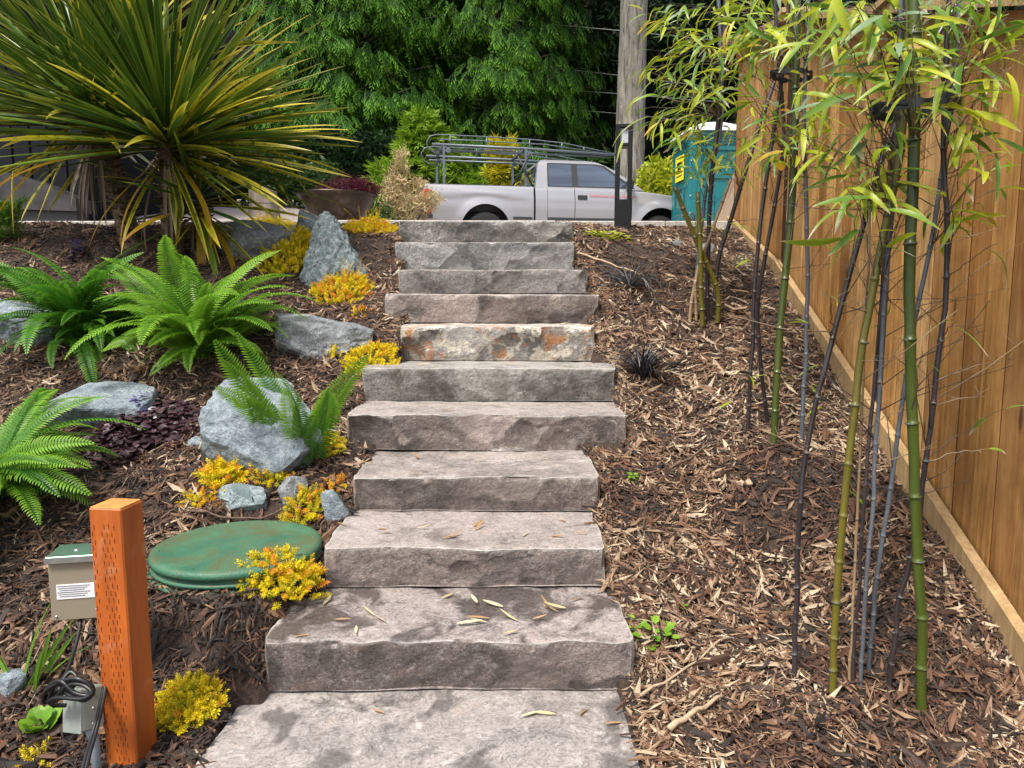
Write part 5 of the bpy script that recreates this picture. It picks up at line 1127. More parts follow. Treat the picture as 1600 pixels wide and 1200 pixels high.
ib = gp(66, 1060); iris('shorter pair of iris blades behind the metal control box', ib, [(R(5), .95, .19, 0), (R(-5), .72, .19, .01), (R(25), 1.1, .12, 0)])
M_WEED = leafmat('weed_green', [(0, (.10, .26, .015)), (1, (.24, .42, .03))], 'rnd', .4, .45, mott=.1)
def weed(label, px, py, n, rad, lf, name='green_seedling', cat='seedling', flat=.5, group='small green weeds', sx=1.0, mat=None):
    c = gp(px, py); a = rng.uniform(0, 6.283, n); q = np.sqrt(rng.random(n)); x_, y_ = rad * sx * q * np.cos(a), rad * q * np.sin(a)
    z_ = G(c.x + x_, c.y + y_) - c.z + .012 + .03 * rng.random(n) * (1 - q * .6); D = np.stack([np.cos(a), np.sin(a), flat + rng.normal(0, .3, n)], 1)
    o = link(name, scatter(name, ROUND, rng.integers(0, 3, n), frames(D, np.tile([0, -.3, 1.], (n, 1))) * (lf * rng.uniform(.7, 1.2, n))[:, None, None], np.stack([x_, y_, z_], 1), mat or M_WEED, rng.random(n))); o.location = c
    return tag(o, label, cat, group)
weed('bright leafy weed rooted beside the damp lower step', 1020, 1003, 26, .05, .030, sx=1.6)
weed('round leaved weed at the corner of the damp lower step', 992, 992, 16, .03, .024)
weed('tiny green seedling in the chips right of the brown step', 990, 756, 12, .022, .022)
weed('tiny green seedling alone in the chips near the lower steps', 1063, 955, 8, .014, .018)
weed('toothed green seedling left of the orange post', 66, 1150, 16, .025, .045, flat=1.5)
weed('yellow green creeping patch beside the lamp base', 948, 372, 170, .09, .026, name='creeping_groundcover', cat='ground cover', sx=1.9, mat=M_LIME)
weed('small green leaves below the small fern', 478, 700, 16, .04, .045, flat=.9)
weed('pale green rosettes left of the topmost step', 585, 345, 60, .12, .03, name='rosette_plant', cat='plant', sx=1.8, mat=leafmat('pale_rosette', [(0, (.18, .26, .15)), (1, (.42, .5, .36))], 'rnd', .2, .5, mott=0))
# bright yew at the left edge
M_YEW = leafmat('yew_bright', [(0, (.04, .12, .008)), (.5, (.11, .24, .012)), (1, (.2, .36, .02))], trans=.3)
c = gp(-8, 378); blob('yew_shrub', 'bright green yew shrub cut by the left edge', 'shrub', c.x, c.y, c.z, [(0, 0, .13, .19, .16, .13), (.05, 0, .22, .13, .12, .07), (.17, -.02, .25, .06, .05, .035), (.24, -.02, .29, .045, .04, .025)], 620, M_YEW, FINE, .055)
# ================================================================ bamboo
def culm_mat(name, stops, ring):
    t = NT(name); v = t.obj(True, (1, 1, .15)); c = t.ramp(t.noise(v, 7, 5, .6), stops)
    c = t.mix(t.ramp(t.noise(t.obj(), 90, 3, .7), [(.62, 0), (.72, .5)]), c, tuple(min(1, x * 2 + .02) for x in stops[1][1]))
    t.p(Base_Color=c, Roughness=.33, Specular_IOR_Level=.5); return t.m
M_CULM = {'black': culm_mat('culm_black', [(.35, (.012, .010, .012)), (.55, (.028, .022, .024)), (.7, (.055, .045, .045))], 0),
          'green': culm_mat('culm_green', [(.35, (.028, .045, .007)), (.55, (.058, .08, .010)), (.7, (.095, .105, .014))], 0),
          'olive': culm_mat('culm_olive', [(.35, (.06, .055, .009)), (.55, (.11, .095, .012)), (.7, (.07, .08, .010))], 0),
          'slate': culm_mat('culm_slate', [(.35, (.05, .058, .072)), (.55, (.095, .11, .13)), (.7, (.05, .045, .05))], 0),
          'tan': culm_mat('culm_tan', [(.35, (.16, .10, .055)), (.55, (.26, .18, .10)), (.7, (.2, .13, .07))], 0)}
M_RING = plain('culm_node', (.085, .085, .08), .6, var=.4); M_TWIG = {'tan': plain('twig_tan', (.23, .16, .10), .7), 'dark': plain('twig_dark', (.05, .035, .03), .6)}
def bleaf(L, W, bend, seed):
    V, Q, T, S = [], [], [], []; n = 7; x = z = a = 0.
    for i in range(n + 1):
        u = i / n; wd = W * .5 * (math.sin(math.pi * (u * .93 + .05)) ** .7) * (1 - .25 * u)
        for s_ in (-1, 0, 1): V.append((x - math.sin(a) * abs(s_) * wd * .3, s_ * wd, z + math.cos(a) * abs(s_) * wd * .3)); T.append(u); S.append(abs(s_))
        a -= bend / n * (1.5 - u); x += math.cos(a) * L / n; z += math.sin(a) * L / n
    for i in range(n):
        for k in (0, 1): Q.append((i * 3 + k, i * 3 + k + 1, i * 3 + k + 4, i * 3 + k + 3))
    return np.array(V), np.array(Q), np.array(T), np.array(S)
M_BL = [leafmat('bamboo_leaf_green', [(0, (.08, .19, .025)), (.5, (.14, .28, .03)), (1, (.25, .38, .035))], 'obj', .42, .38, tip=((.45, .38, .2), .9), edge=((.20, .26, .04), .75), spec=.5, mott=.08),
        leafmat('bamboo_leaf_lime', [(0, (.24, .34, .02)), (.5, (.38, .45, .025)), (1, (.50, .52, .03))], 'obj', .45, .4, tip=((.55, .48, .28), .85), spec=.45, mott=.06),
        leafmat('bamboo_leaf_tipped', [(0, (.10, .24, .02)), (1, (.22, .34, .03))], 'obj', .4, .4, tip=((.62, .55, .42), .62), edge=((.45, .45, .12), .8), mott=.06),
        leafmat('bamboo_leaf_yellow', [(0, (.50, .40, .02)), (1, (.58, .34, .05))], 'obj', .4, .45, tip=((.5, .35, .15), .7), mott=.08),
        leafmat('bamboo_leaf_grey', [(0, (.12, .2, .09)), (1, (.22, .3, .16))], 'obj', .3, .4, mott=.05)]
BL = []
for mi, m in enumerate(M_BL):
    row = []
    for k in range(5): V, Q, T, S = bleaf(1, random.uniform(.115, .175), random.uniform(.2, 1.2), k); row.append(np_mesh('leaf', V, Q, m, {'t': T, 's': S}, smooth=True))
    BL.append(row)
CULMS = {}
def culm(key, label, pts, d0, d1, w0, w1, col, seg, group, base_on_ground=True):
    "pts: photo pixels from base to top; the culm stands d0 metres ahead at its base and leans to d1 at its top"
    base = gp(*pts[0]) if base_on_ground else at(*pts[0], d0); d0 = base.y; d1 = d0 + d1
    tot = abs(pts[-1][1] - pts[0][1]); W = [base - Vector((0, 0, .03))] + [at(px, py, d0 + (d1 - d0) * abs(py - pts[0][1]) / tot) for px, py in pts[1:]]
    # smooth the centre line
    fine = []
    for i in range(len(W) - 1):
        p0, p1, p2, p3 = W[max(i - 1, 0)], W[i], W[i + 1], W[min(i + 2, len(W) - 1)]
        for q in np.linspace(0, 1, 8, endpoint=False):
            fine.append(.5 * ((2 * p1) + (p2 - p0) * q + (2 * p0 - 5 * p1 + 4 * p2 - p3) * q * q + (-p0 + 3 * p1 - 3 * p2 + p3) * q ** 3))
    fine.append(W[-1]); cum = [0]
    for a, c in zip(fine[:-1], fine[1:]): cum.append(cum[-1] + (c - a).length)
    Lt = cum[-1]
    def P(s_):
        k = int(np.searchsorted(cum, s_, side='right')) - 1; k = min(max(k, 0), len(fine) - 2); return fine[k].lerp(fine[k + 1], (s_ - cum[k]) / max(1e-6, cum[k + 1] - cum[k]))
    rs = random.Random(hash(key) % 1000 if False else sum(map(ord, key)))
    r = thing('bamboo_culm', base, label, 'bamboo', group)
    rad = lambda s_: (w0 + (w1 - w0) * s_ / Lt) / F * d0 / 2
    pp, rr, nodes = [], [], []; s_ = .03; step = seg * .6
    pp.append(P(0)); rr.append(rad(0) * 1.05)
    kink = Vector((0, 0, 0))
    while s_ < Lt:
        nodes.append(s_); q = rad(s_)
        for ds, f in ((-.010, 1.0), (-.004, 1.04), (-.001, 1.20), (.002, 1.22), (.005, 1.0), (.014, .96)): 
            if 0 < s_ + ds < Lt: pp.append(P(s_ + ds) + kink); rr.append(q * f)
        kink = Vector((rs.gauss(0, .0016), rs.gauss(0, .0016), 0))
        if s_ + step * .5 < Lt: pp.append(P(s_ + step * .5) + kink); rr.append(rad(s_ + step * .5) * .97)
        s_ += step; step = min(seg * 1.25, step * 1.12)
    pp.append(P(Lt)); rr.append(rad(Lt))
    MB().tube([p - base for p in pp], rr, 10).build('stem', M_CULM[col], r)
    b = MB()
    for s_ in nodes:
        q = rad(s_); p = P(s_) - base; t_ = (P(min(Lt, s_ + .01)) - P(max(0, s_ - .01))).normalized()
        b.tube([p - t_ * .0028, p - t_ * .001, p + t_ * .001, p + t_ * .0028], [q * 1.04, q * 1.23, q * 1.23, q * 1.02], 10, cap=False)
    b.build('node_ring', M_RING, r)
    CULMS[key] = dict(root=r, base=base, P=P, L=Lt, nodes=nodes, d0=d0, d1=d1, n=0)
    return r
GN, GM2, GF = 'bamboo culms of the near clump', 'bamboo culms of the middle clump', 'bamboo stems of the far clump'
culm('N1', 'black culm standing alone on the left of the near clump', [(1240, 1068), (1250, 800), (1270, 660), (1298, 540), (1335, 400), (1385, 230), (1440, 100), (1500, 0), (1540, -70)], 0, .2, 9, 8, 'black', .15, GN)
culm('N2', 'olive yellow culm second from the left of the near clump', [(1300, 1092), (1306, 950), (1322, 760), (1338, 620), (1362, 460), (1392, 310), (1412, 180), (1422, 40), (1424, -80)], 0, .1, 12, 13, 'olive', .15, GN)
culm('N3', 'thin dark culm close to the right of the olive yellow one', [(1332, 1080), (1340, 930), (1352, 760), (1364, 620), (1376, 480), (1388, 350), (1400, 240), (1412, 60), (1416, -60)], .12, .1, 6, 6, 'black', .17, GN)
culm('N4', 'slate grey culm in the middle of the near clump', [(1344, 1084), (1352, 930), (1364, 780), (1372, 640), (1380, 500), (1390, 380), (1398, 260), (1404, 120), (1408, -60)], 0, .1, 7, 7, 'slate', .16, GN)
culm('N5', 'slate grey culm leaning right across the thick green one', [(1357, 1058), (1368, 930), (1392, 760), (1408, 640), (1430, 500), (1455, 380), (1470, 280), (1492, 120), (1500, -60)], .1, .1, 7.5, 7, 'slate', .16, GN)
culm('N6', 'black culm that crosses in front of the thick green one', [(1388, 1082), (1402, 960), (1424, 860), (1444, 745), (1462, 600), (1476, 480), (1478, 340), (1474, 200), (1480, 40), (1486, -60)], -.02, .1, 9, 8, 'black', .15, GN)
culm('N7', 'thickest green culm at the right of the near clump', [(1441, 1116), (1440, 980), (1434, 850), (1426, 700), (1421, 560), (1422, 400), (1427, 240), (1428, 100), (1428, -80)], .02, .08, 16, 18, 'green', .23, GN)
culm('N8', 'thin brown twiggy culm beside the slate ones', [(1327, 1074), (1334, 900), (1345, 700), (1350, 520), (1358, 380), (1352, 240)], .15, .1, 5, 4, 'tan', .14, GN)
culm('M1', 'green culm with a black strap, tallest of the middle clump', [(1209, 698), (1214, 600), (1222, 480), (1234, 360), (1241, 240), (1244, 100), (1246, -60)], 0, .15, 11, 13, 'green', .27, GM2)
culm('M2', 'black culm on the left of the middle clump', [(1167, 682), (1174, 560), (1180, 440), (1190, 340), (1206, 230), (1222, 120), (1236, -40)], 0, .1, 6.5, 6, 'black', .24, GM2)
culm('M3', 'black culm crossing behind the green one of the middle clump', [(1201, 668), (1188, 560), (1184, 480), (1196, 400), (1214, 300), (1226, 200), (1216, 90), (1208, -50)], .05, .1, 6.5, 6, 'black', .22, GM2)
culm('M4', 'slim grey culm on the right of the middle clump', [(1253, 690), (1258, 560), (1262, 430), (1259, 300), (1256, 170), (1262, 40), (1264, -60)], .1, .1, 7, 6, 'slate', .2, GM2)
culm('F1', 'olive cut stem bending left in the far clump', [(1121, 508), (1122, 460), (1112, 430), (1094, 390), (1074, 340), (1054, 292)], 0, -.1, 8, 7, 'olive', .2, GF)
culm('F2', 'tan dead stem leaning right in the far clump', [(1077, 505), (1084, 450), (1098, 400), (1118, 345), (1142, 280)], .02, 0, 6, 5, 'tan', .2, GF)
culm('F3', 'olive brown stem at the front of the far clump', [(1098, 515), (1096, 460), (1095, 410), (1092, 350), (1090, 300)], 0, 0, 8, 7, 'olive', .2, GF)
culm('F4', 'black stem at the centre of the far clump', [(1107, 505), (1106, 440), (1108, 360), (1114, 260), (1126, 150), (1132, 40), (1136, -60)], .03, .1, 7, 7, 'black', .26, GF)
culm('F5', 'black stem leaning right towards the yellow tag', [(1116, 470), (1124, 400), (1146, 330), (1176, 230), (1212, 120), (1240, 20), (1256, -60)], .1, .1, 7, 7, 'black', .26, GF)
culm('F6', 'dark slim stem on the left of the far clump', [(1076, 502), (1086, 440), (1096, 360), (1104, 290), (1126, 200), (1126, 90), (1120, -50)], .06, .1, 5, 6, 'slate', .26, GF)
culm('F7', 'short tan broken stem at the foot of the far clump', [(1088, 506), (1087, 470), (1086, 440)], 0, 0, 5, 4, 'tan', .1, GF)
rsb = random.Random(21)
def twig(ck, s0, tgt, nleaf, L, mats=(4, 7, 1, .35, .5), sag=.05, spread=.75, col=None, start=.3, rad=.0016, fork=True):
    "a leafy twig from a node of culm ck to world point tgt"
    C = CULMS[ck]; r, base = C['root'], C['base']
    s0 = min(C['nodes'], key=lambda q: abs(q - s0)); a = C['P'](s0); v = tgt - a; ln = v.length
    mid = a.lerp(tgt, .5) + Vector((0, 0, sag * ln * 1.4)); N = 9; pts = []
    for i in range(N + 1):
        q = i / N; p = (a.lerp(mid, q)).lerp(mid.lerp(tgt, q), q); pts.append(p + Vector((rsb.gauss(0, .004), rsb.gauss(0, .004), rsb.gauss(0, .003))) * (1 if 0 < i < N else 0))
    b = MB(); b.tube([p - base for p in pts], [rad * (1.25 - .8 * i / N) for i in range(N + 1)], 5)
    stem_pts = [(pts[min(N, max(1, int(round(N * q))))], (pts[min(N, int(N * q) + 1)] - pts[max(0, int(N * q) - 1)]).normalized()) for q in (np.linspace(start, 1, max(1, nleaf)))]
    if C['n'] < 290:
        for k, (p, dr) in enumerate(stem_pts):
            sd_ = 1 if k % 2 else -1; lat = dr.cross(Vector((0, 0, 1))); lat = lat.normalized() if lat.length > .01 else Vector((1, 0, 0))
            if k == len(stem_pts) - 1: lat *= .2
            q = (dr * .65 + lat * sd_ * spread * rsb.uniform(.5, 1.2) + Vector((0, 0, rsb.uniform(-.75, .1)))).normalized()
            st = p + q * rsb.uniform(.01, .05) * (1 if fork else .3); b.tube([p - base, st - base], [rad * .5, rad * .35], 4)
            mi = rsb.choices(range(5), mats)[0]; l = L * rsb.uniform(.6, 1.2)
            link('leaf', rsb.choice(BL[mi]), r, Matrix.Translation(st - base) @ q.to_track_quat('X', 'Z').to_matrix().to_4x4() @ Matrix.Rotation(rsb.gauss(0, .6), 4, 'X') @ Matrix.Diagonal((l, l * rsb.uniform(.75, 1.15), l, 1)))
            C['n'] += 1
    b.build('twig', M_TWIG[col or rsb.choice(('tan', 'dark'))], r)
def spray_at(ck, px, py, dd, nleaf, L, rise=.18, **kw):
    C = CULMS[ck]; tgt = at(px, py, C['d0'] + dd)
    # start from the culm point at about the same height, a little lower
    best = min(C['nodes'], key=lambda s_: abs(C['P'](s_).z - (tgt.z - rise * rsb.uniform(-.3, 2.0))))
    twig(ck, best, tgt, nleaf, L, **kw)
# crowns: (culms, px range, py range, how many twigs, leaves per twig, leaf length, depth spread)
CROWN = [(('F4', 'F6'), (1010, 1140), (-10, 130), 34, 6, .15, .5), (('F4', 'F6'), (965, 1090), (135, 215), 12, 6, .16, .5), (('F4', 'F5', 'F6'), (1060, 1150), (130, 270), 16, 5, .15, .4), (('F5',), (1110, 1215), (150, 300), 9, 5, .13, .3),
         (('M2', 'M3'), (1100, 1240), (-30, 120), 30, 6, .15, .5), (('M1', 'M4'), (1200, 1330), (-30, 130), 26, 5, .145, .4), (('M1', 'M4', 'M3'), (1190, 1330), (110, 250), 22, 5, .155, .35),
         (('N7', 'N2', 'N4'), (1280, 1440), (-40, 95), 30, 5, .13, .3), (('N7', 'N5', 'N6'), (1430, 1610), (-40, 110), 30, 4, .135, .3), (('N2', 'N3', 'N1'), (1270, 1410), (80, 300), 24, 4, .14, .3), (('N5', 'N6'), (1470, 1610), (90, 340), 18, 3, .14, .3)]
for ks, (xa, xb), (ya, yb), nt_, nl, L, dsp in CROWN:
    for k in range(nt_):
        ck = ks[k % len(ks)]; qx, qy = rsb.uniform(xa, xb), rsb.uniform(ya, yb)
        if (abs(qx - 1430) < 70 and 130 < qy < 205) or (abs(qx - 1238) < 48 and 60 < qy < 145): continue
        spray_at(ck, qx, qy, rsb.uniform(-dsp, dsp * .6), rsb.randint(nl - 2, nl + 1), L, sag=rsb.uniform(.02, .1))
# single leaves and small sprays lower down
for ck, px, py, n_, L, kw in [('F1', 1092, 350, 4, .12, {}), ('F3', 1100, 335, 3, .12, {}), ('F4', 1150, 345, 3, .13, {}), ('F4', 1172, 350, 3, .12, {}), ('F5', 1200, 345, 2, .12, {}), ('M2', 1172, 395, 2, .11, {}), ('M2', 1168, 585, 2, .10, {}), ('M2', 1134, 628, 1, .11, {}),
                              ('M1', 1240, 500, 3, .09, {}), ('M1', 1246, 590, 2, .12, {}), ('M4', 1265, 600, 2, .11, {}), ('M4', 1262, 650, 2, .1, {}), ('N1', 1240, 950, 1, .085, {}), ('N1', 1292, 452, 1, .13, {}), ('N1', 1306, 395, 1, .12, {}),
                              ('N4', 1352, 790, 1, .09, {}), ('N2', 1400, 483, 1, .12, {}), ('N7', 1440, 540, 1, .09, {}), ('N6', 1490, 500, 2, .12, {'mats': (0, 0, 1, 0, 0)}), ('N6', 1560, 380, 1, .13, {'mats': (1, 0, 2, 0, 0)}), ('N6', 1568, 640, 2, .105, {'mats': (0, 0, 1, 0, 0)}), ('N6', 1538, 702, 2, .09, {'mats': (0, 0, 1, 0, 0)}),
                              ('N5', 1520, 320, 4, .12, {}), ('N5', 1505, 190, 4, .15, {}), ('N5', 1500, 340, 3, .12, {}), ('N2', 1330, 300, 3, .15, {}), ('N3', 1300, 210, 4, .15, {}), ('N1', 1340, 310, 3, .10, {}), ('M1', 1270, 250, 4, .14, {}), ('M1', 1210, 230, 4, .15, {}), ('M1', 1300, 300, 3, .13, {}), ('N2', 1360, 270, 3, .12, {})]:
    spray_at(ck, px, py, rsb.uniform(-.12, .12), n_, L, rise=.1, start=.75 if n_ < 3 else .5, fork=False, **kw)
# bare crossing twigs
for ck in ('N1', 'N2', 'N3', 'N4', 'N5', 'N6', 'N8', 'M1', 'M2', 'M3', 'M4', 'F4', 'F5'):
    C = CULMS[ck]; nn = 9 if ck[0] == 'N' else 5
    for k in range(nn):
        s0 = C['L'] * rsb.uniform(.3, .75); a = C['P'](s0); az = rsb.uniform(0, 6.283); ln = rsb.uniform(.15, .42); tgt = a + Vector((math.cos(az) * ln, math.sin(az) * ln * .5, rsb.uniform(.02, .32)))
        tgt.x = min(tgt.x, fence_x(tgt.y) - .05)
        r, base = C['root'], C['base']; b = MB(); mid = a.lerp(tgt, .5) + Vector((0, 0, rsb.uniform(-.02, .03))); b.tube([a - base, mid - base, tgt - base], [.0018, .0014, .0007], 5)
        for q in (.35, .55, .75, .9):
            p = (a.lerp(mid, q)).lerp(mid.lerp(tgt, q), q); e = p + Vector((rsb.gauss(0, .035), rsb.gauss(0, .02), rsb.uniform(0, .04))); b.tube([p - base, e - base], [.0009, .0005], 4)
        b.build('twig', M_TWIG[rsb.choice(('tan', 'dark'))], r)
# black plastic straps and the yellow tag
M_STRAP = plain('black_strap', (.012, .014, .018), .4)
def strap(label, px, py, d, wpx, hpx, tilt):
    c = at(px, py, d); rx = wpx / 2 / F * d; ry = rx * .95; h = hpx / F * d; P = []; r = thing('tree_strap', c, label, 'strap', 'black plastic bamboo straps'); n = 48; b = MB(); V = []
    for k in range(n):
        a = 2 * math.pi * k / n; z = tilt * rx * math.cos(a) * .6
        w_ = h * (.5 if k % 6 < 4 else .22)
        for rr_ in (1, .965):
            for s_ in (-1, 1): V.append((rx * rr_ * math.cos(a), ry * rr_ * math.sin(a), z + s_ * w_ + (h * .22 if k % 12 == 3 else 0)))
    F_ = []
    for k in range(n):
        i, j = 4 * k, 4 * ((k + 1) % n); F_ += [(i, j, j + 1, i + 1), (i + 2, i + 3, j + 3, j + 2), (i + 1, j + 1, j + 3, i + 3), (i, i + 2, j + 2, j)]
    b.add(V, F_).build('band', M_STRAP, r)
    b = MB(); b.box((-rx, 0, h * .2), (.025, .018, h * 1.5), bev=.003); b.tube([(-rx - .02, -.02, .01), (-rx + .05, -ry * .8, -.01)], .006, 6); b.build('buckle', M_STRAP, r)
strap('large black plastic strap round the near bamboo clump', 1430, 170, CULMS['N7']['d0'] + .03, 122, 14, .16)
strap('smaller black plastic strap round the middle bamboo clump', 1238, 118, CULMS['M1']['d0'] + .1, 58, 8, -.1)
c = at(1215, 255, CULMS['M2']['d0'] + .02); o = MB().box((0, 0, 0), (.075, .003, .03), bev=.001).build('plant_tag', plain('yellow_tag', (.75, .42, .01), .5)); o.location = c; o.rotation_euler = (R(10), R(42), R(-8)); tag(o, 'blank yellow plant tag tied among the middle bamboo', 'tag')
b = MB(); q = CULMS['M2']['P'](min(CULMS['M2']['nodes'], key=lambda s_: abs(CULMS['M2']['P'](s_).z - c.z - .03))); 
# ================================================================ orange post, control box, junction box, cable
t = NT('orange_stained_wood'); v = t.obj(False, (1, 1, .12)); v2 = t.obj(False)
g = t.noise(v, 30, 6, .6); c = t.mix(t.ramp(g, [(.35, 0), (.7, 1)]), (.44, .105, .010), (.27, .055, .006))
c = t.mix(t.math('MULTIPLY', t.ramp(t.noise(v2, 6, 6, .65, .6), [(.56, 0), (.68, 1)]), .55), c, (.50, .30, .19))
c = t.mix(t.math('MULTIPLY', t.ramp(t.noise(v2, 3.2, 5, .6), [(.5, 0), (.75, 1)]), .5), c, (.24, .055, .010))
t.p(Base_Color=c, Roughness=.55, Normal=t.bump(g, .3, .003)); M_OR = t.m
M_ORE = plain('orange_end_grain', (.50, .20, .045), .7, var=.3, bump=.5, scale=40); M_BAREW = plain('worn_bare_wood', (.45, .30, .19), .7, var=.25); M_SLIT = plain('incised_slit', (.20, .045, .008), .8)
PD = 1.98; pt = at(207, 1180, PD); pz = gz(pt.x, pt.y); Wp = .094; PH = at(150, 800, PD - .05).z - pz + .01
PR = thing('wooden_post', (pt.x, pt.y, pz), 'short orange stained square wooden post with rows of incised slits', 'post', rotz=R(-8))
h_ = Wp / 2
b = MB(); b.box((0, 0, PH / 2 - .05), (Wp, Wp, PH + .1 - .004), bev=.004); b.build('body', M_OR, PR)
MB().box((0, 0, PH - .0025), (Wp - .006, Wp - .006, .006), bev=.002).build('end_grain', M_ORE, PR)
b = MB(); rs_ = random.Random(5)
def slit_col(face, u0, n):
    for k in range(n):
        z = .02 + (PH - .05) * k / n + rs_.uniform(-.003, .003); u = u0 + (.0032 if k % 2 else -.0032) + rs_.uniform(-.0006, .0006)
        if face == 'f': b.box((u, -h_ - .0004, z), (.0011, .0022, .0125))
        else: b.box((h_ + .0004, u, z), (.0022, .0011, .0125))
for u in (-.036, -.008, .006, .020): slit_col('f', u, 34)
b.build('incised_slit', M_SLIT, PR)
# metal control box on a grey stake behind the post
t = NT('beige_metal'); v = t.obj(False); t.p(Base_Color=t.mix(t.noise(v, 5, 4), (.30, .255, .185), (.36, .315, .24)), Metallic=.35, Roughness=.42); M_BEIGE = t.m
M_LIDREFL = plain('steel_lid_green_reflection', (.115, .21, .155), .3, metal=.5, var=.3, scale=6); M_ZINC = plain('zinc_edge', (.5, .51, .5), .35, metal=.8); M_LABEL = plain('white_label', (.72, .73, .76), .5, var=.03); M_INK = plain('grey_ink', (.12, .12, .14), .6)  # stainless lid: green reflection put into its base colour
M_STAKE = plain('weathered_stake', (.22, .19, .13), .9, var=.4, bump=.5)
bd = 2.10; c = at(120, 968, bd); sc_ = (bd * CP + .7 * SP) / F; bw, bh, bdp = 72 * sc_, 98 * sc_, .105
BR_ = thing('control_box', (c.x, c.y, c.z), 'beige metal control box with a stainless lid, green reflection painted in its colour, mounted beside the orange post', 'electrical box', rotz=R(11))
MB().box((0, bdp / 2, bh / 2), (bw, bdp, bh), bev=.002).build('body', M_BEIGE, BR_)
lid = MB().box((0, bdp / 2 - .003, bh + .007), (bw + .008, bdp + .012, .014), bev=.003).build('lid', M_LIDREFL, BR_)
MB().box((0, -.0105, bh + .004), (bw + .009, .003, .017)).build('lid_lip', M_ZINC, lid); MB().lathe([(0, .0165), (.006, .0165), (.007, .013)], 12, (-.004, bdp * .45, bh)).build('lid_screw', M_ZINC, lid)
st = MB().box((.003, -.001, bh * .48), (bw * .76, .002, bh * .24)).build('label_sticker', M_LABEL, BR_)
b = MB()
for k in range(6): b.box((-.002 - .002 * (k % 3), -.0024, bh * (.575 - k * .034)), (bw * (.66 - .08 * (k % 3)), .0008, bh * .010))
b.build('label_print', M_INK, st)
for sx, sz in ((-.40, .07), (.42, .15), (.43, .965)): MB().lathe([(0, .003), (.003, .0028), (.0042, 0)], 10).build('screw', M_ZINC, BR_, None).matrix_basis = Matrix.Translation((sx * bw, 0, sz * bh)) @ Matrix.Rotation(R(90), 4, 'X')
MB().box((bw / 2 + .018, .04, bh * .72), (.045, .05, .035), rot=Euler((0, R(-14), 0)), bev=.003).build('bracket', M_STAKE, BR_)
MB().box((bw / 2 + .020, .075, bh * .2), (.035, .05, bh * 1.9), bev=.003).build('stake', M_STAKE, BR_)
# lower junction box and conduit
jd = 1.93; jc = at(133, 1105, jd); jz = gz(jc.x, jc.y)
JR = thing('junction_box', (jc.x, jc.y, jz), 'grey junction box on a conduit stub tangled with black cable', 'electrical box')
M_JB = plain('grey_green_steel', (.30, .34, .31), .4, metal=.4, var=.15)
ro = Euler((R(-12), R(-11), R(-26))); jh = jc.z - jz
MB().box((0, 0, jh), (.072, .062, .108), rot=ro, bev=.003).build('body', M_JB, JR)
b = MB(); m_ = ro.to_matrix(); b.box(Vector((0, 0, jh)) + m_ @ Vector((-.003, -.033, 0)), (.078, .005, .115), rot=ro, bev=.002); b.build('cover', M_JB, JR)
for sx, sz in ((.0, .035), (.0, -.04), (.0, .0)): 
    p = Vector((0, 0, jh)) + m_ @ Vector((.037, sx, sz)); MB().lathe([(0, .002), (.004, .002), (.005, 0)], 10).build('screw', M_ZINC, JR).matrix_basis = Matrix.Translation(p) @ (m_.to_4x4() @ Matrix.Rotation(R(90), 4, 'Y'))
p = m_ @ Vector((.012, 0, -.05)); MB().tube([Vector((0, 0, jh)) + p, Vector((.022, -.005, max(.02, jh - .09))), (.030, -.012, -.06)], .0125, 12).build('conduit', plain('grey_conduit', (.26, .31, .35), .5), JR)
M_CAB = plain('black_cable', (.010, .011, .013), .42, var=.1)
def spline(pts, n=8):
    W = [Vector(p) for p in pts]; out = []
    for i in range(len(W) - 1):
        p0, p1, p2, p3 = W[max(i - 1, 0)], W[i], W[i + 1], W[min(i + 2, len(W) - 1)]
        for q in np.linspace(0, 1, n, endpoint=False): out.append(.5 * ((2 * p1) + (p2 - p0) * q + (2 * p0 - 5 * p1 + 4 * p2 - p3) * q * q + (-p0 + 3 * p1 - 3 * p2 + p3) * q ** 3))
    return out + [W[-1]]
C_ = lambda px, py, d: at(px, py, d)
b = MB()
main = [C_(126, 966, 2.12), C_(124, 985, 2.09), C_(115, 1020, 2.02), (C_(104, 1052, 1.92)), C_(92, 1078, 1.87), C_(70, 1098, 1.87), C_(72, 1080, 1.85), C_(100, 1064, 1.83), C_(135, 1066, 1.83), C_(146, 1080, 1.83), C_(132, 1094, 1.84), C_(108, 1086, 1.84), C_(96, 1070, 1.85), C_(110, 1050, 1.87), C_(121, 1062, 1.86), C_(108, 1078, 1.85), C_(76, 1092, 1.86)]
b.tube(spline(main), .0055, 8)
b.tube(spline([C_(76, 1092, 1.86), C_(88, 1070, 1.84), C_(118, 1060, 1.82), C_(141, 1072, 1.82), C_(138, 1086, 1.82), C_(116, 1082, 1.82), C_(94, 1064, 1.83), C_(72, 1078, 1.86), C_(80, 1100, 1.88), C_(104, 1102, 1.9)]), .0055, 8)
b.tube(spline([C_(72, 1096, 1.87), C_(92, 1090, 1.83), C_(128, 1092, 1.81), C_(143, 1082, 1.81), C_(128, 1070, 1.82), C_(104, 1072, 1.83), C_(82, 1100, 1.86)]), .0055, 8)
tag(b.build('power_cable', M_CAB), 'coiled black cable hanging from the control box over the junction box', 'cable')
b = MB(); b.tube(spline([C_(166, 1052, 1.97), C_(164, 1080, 1.93), C_(157, 1115, 1.87), C_(148, 1150, 1.82), C_(138, 1185, 1.76), C_(130, 1220, 1.71)]), .0055, 8); b.tube(spline([C_(162, 1075, 1.94), C_(152, 1120, 1.86), C_(142, 1155, 1.81), C_(132, 1190, 1.75), C_(124, 1222, 1.70)]), .0055, 8)
tag(b.build('power_cable', M_CAB), 'pair of straight black cables running down beside the orange post', 'cable')

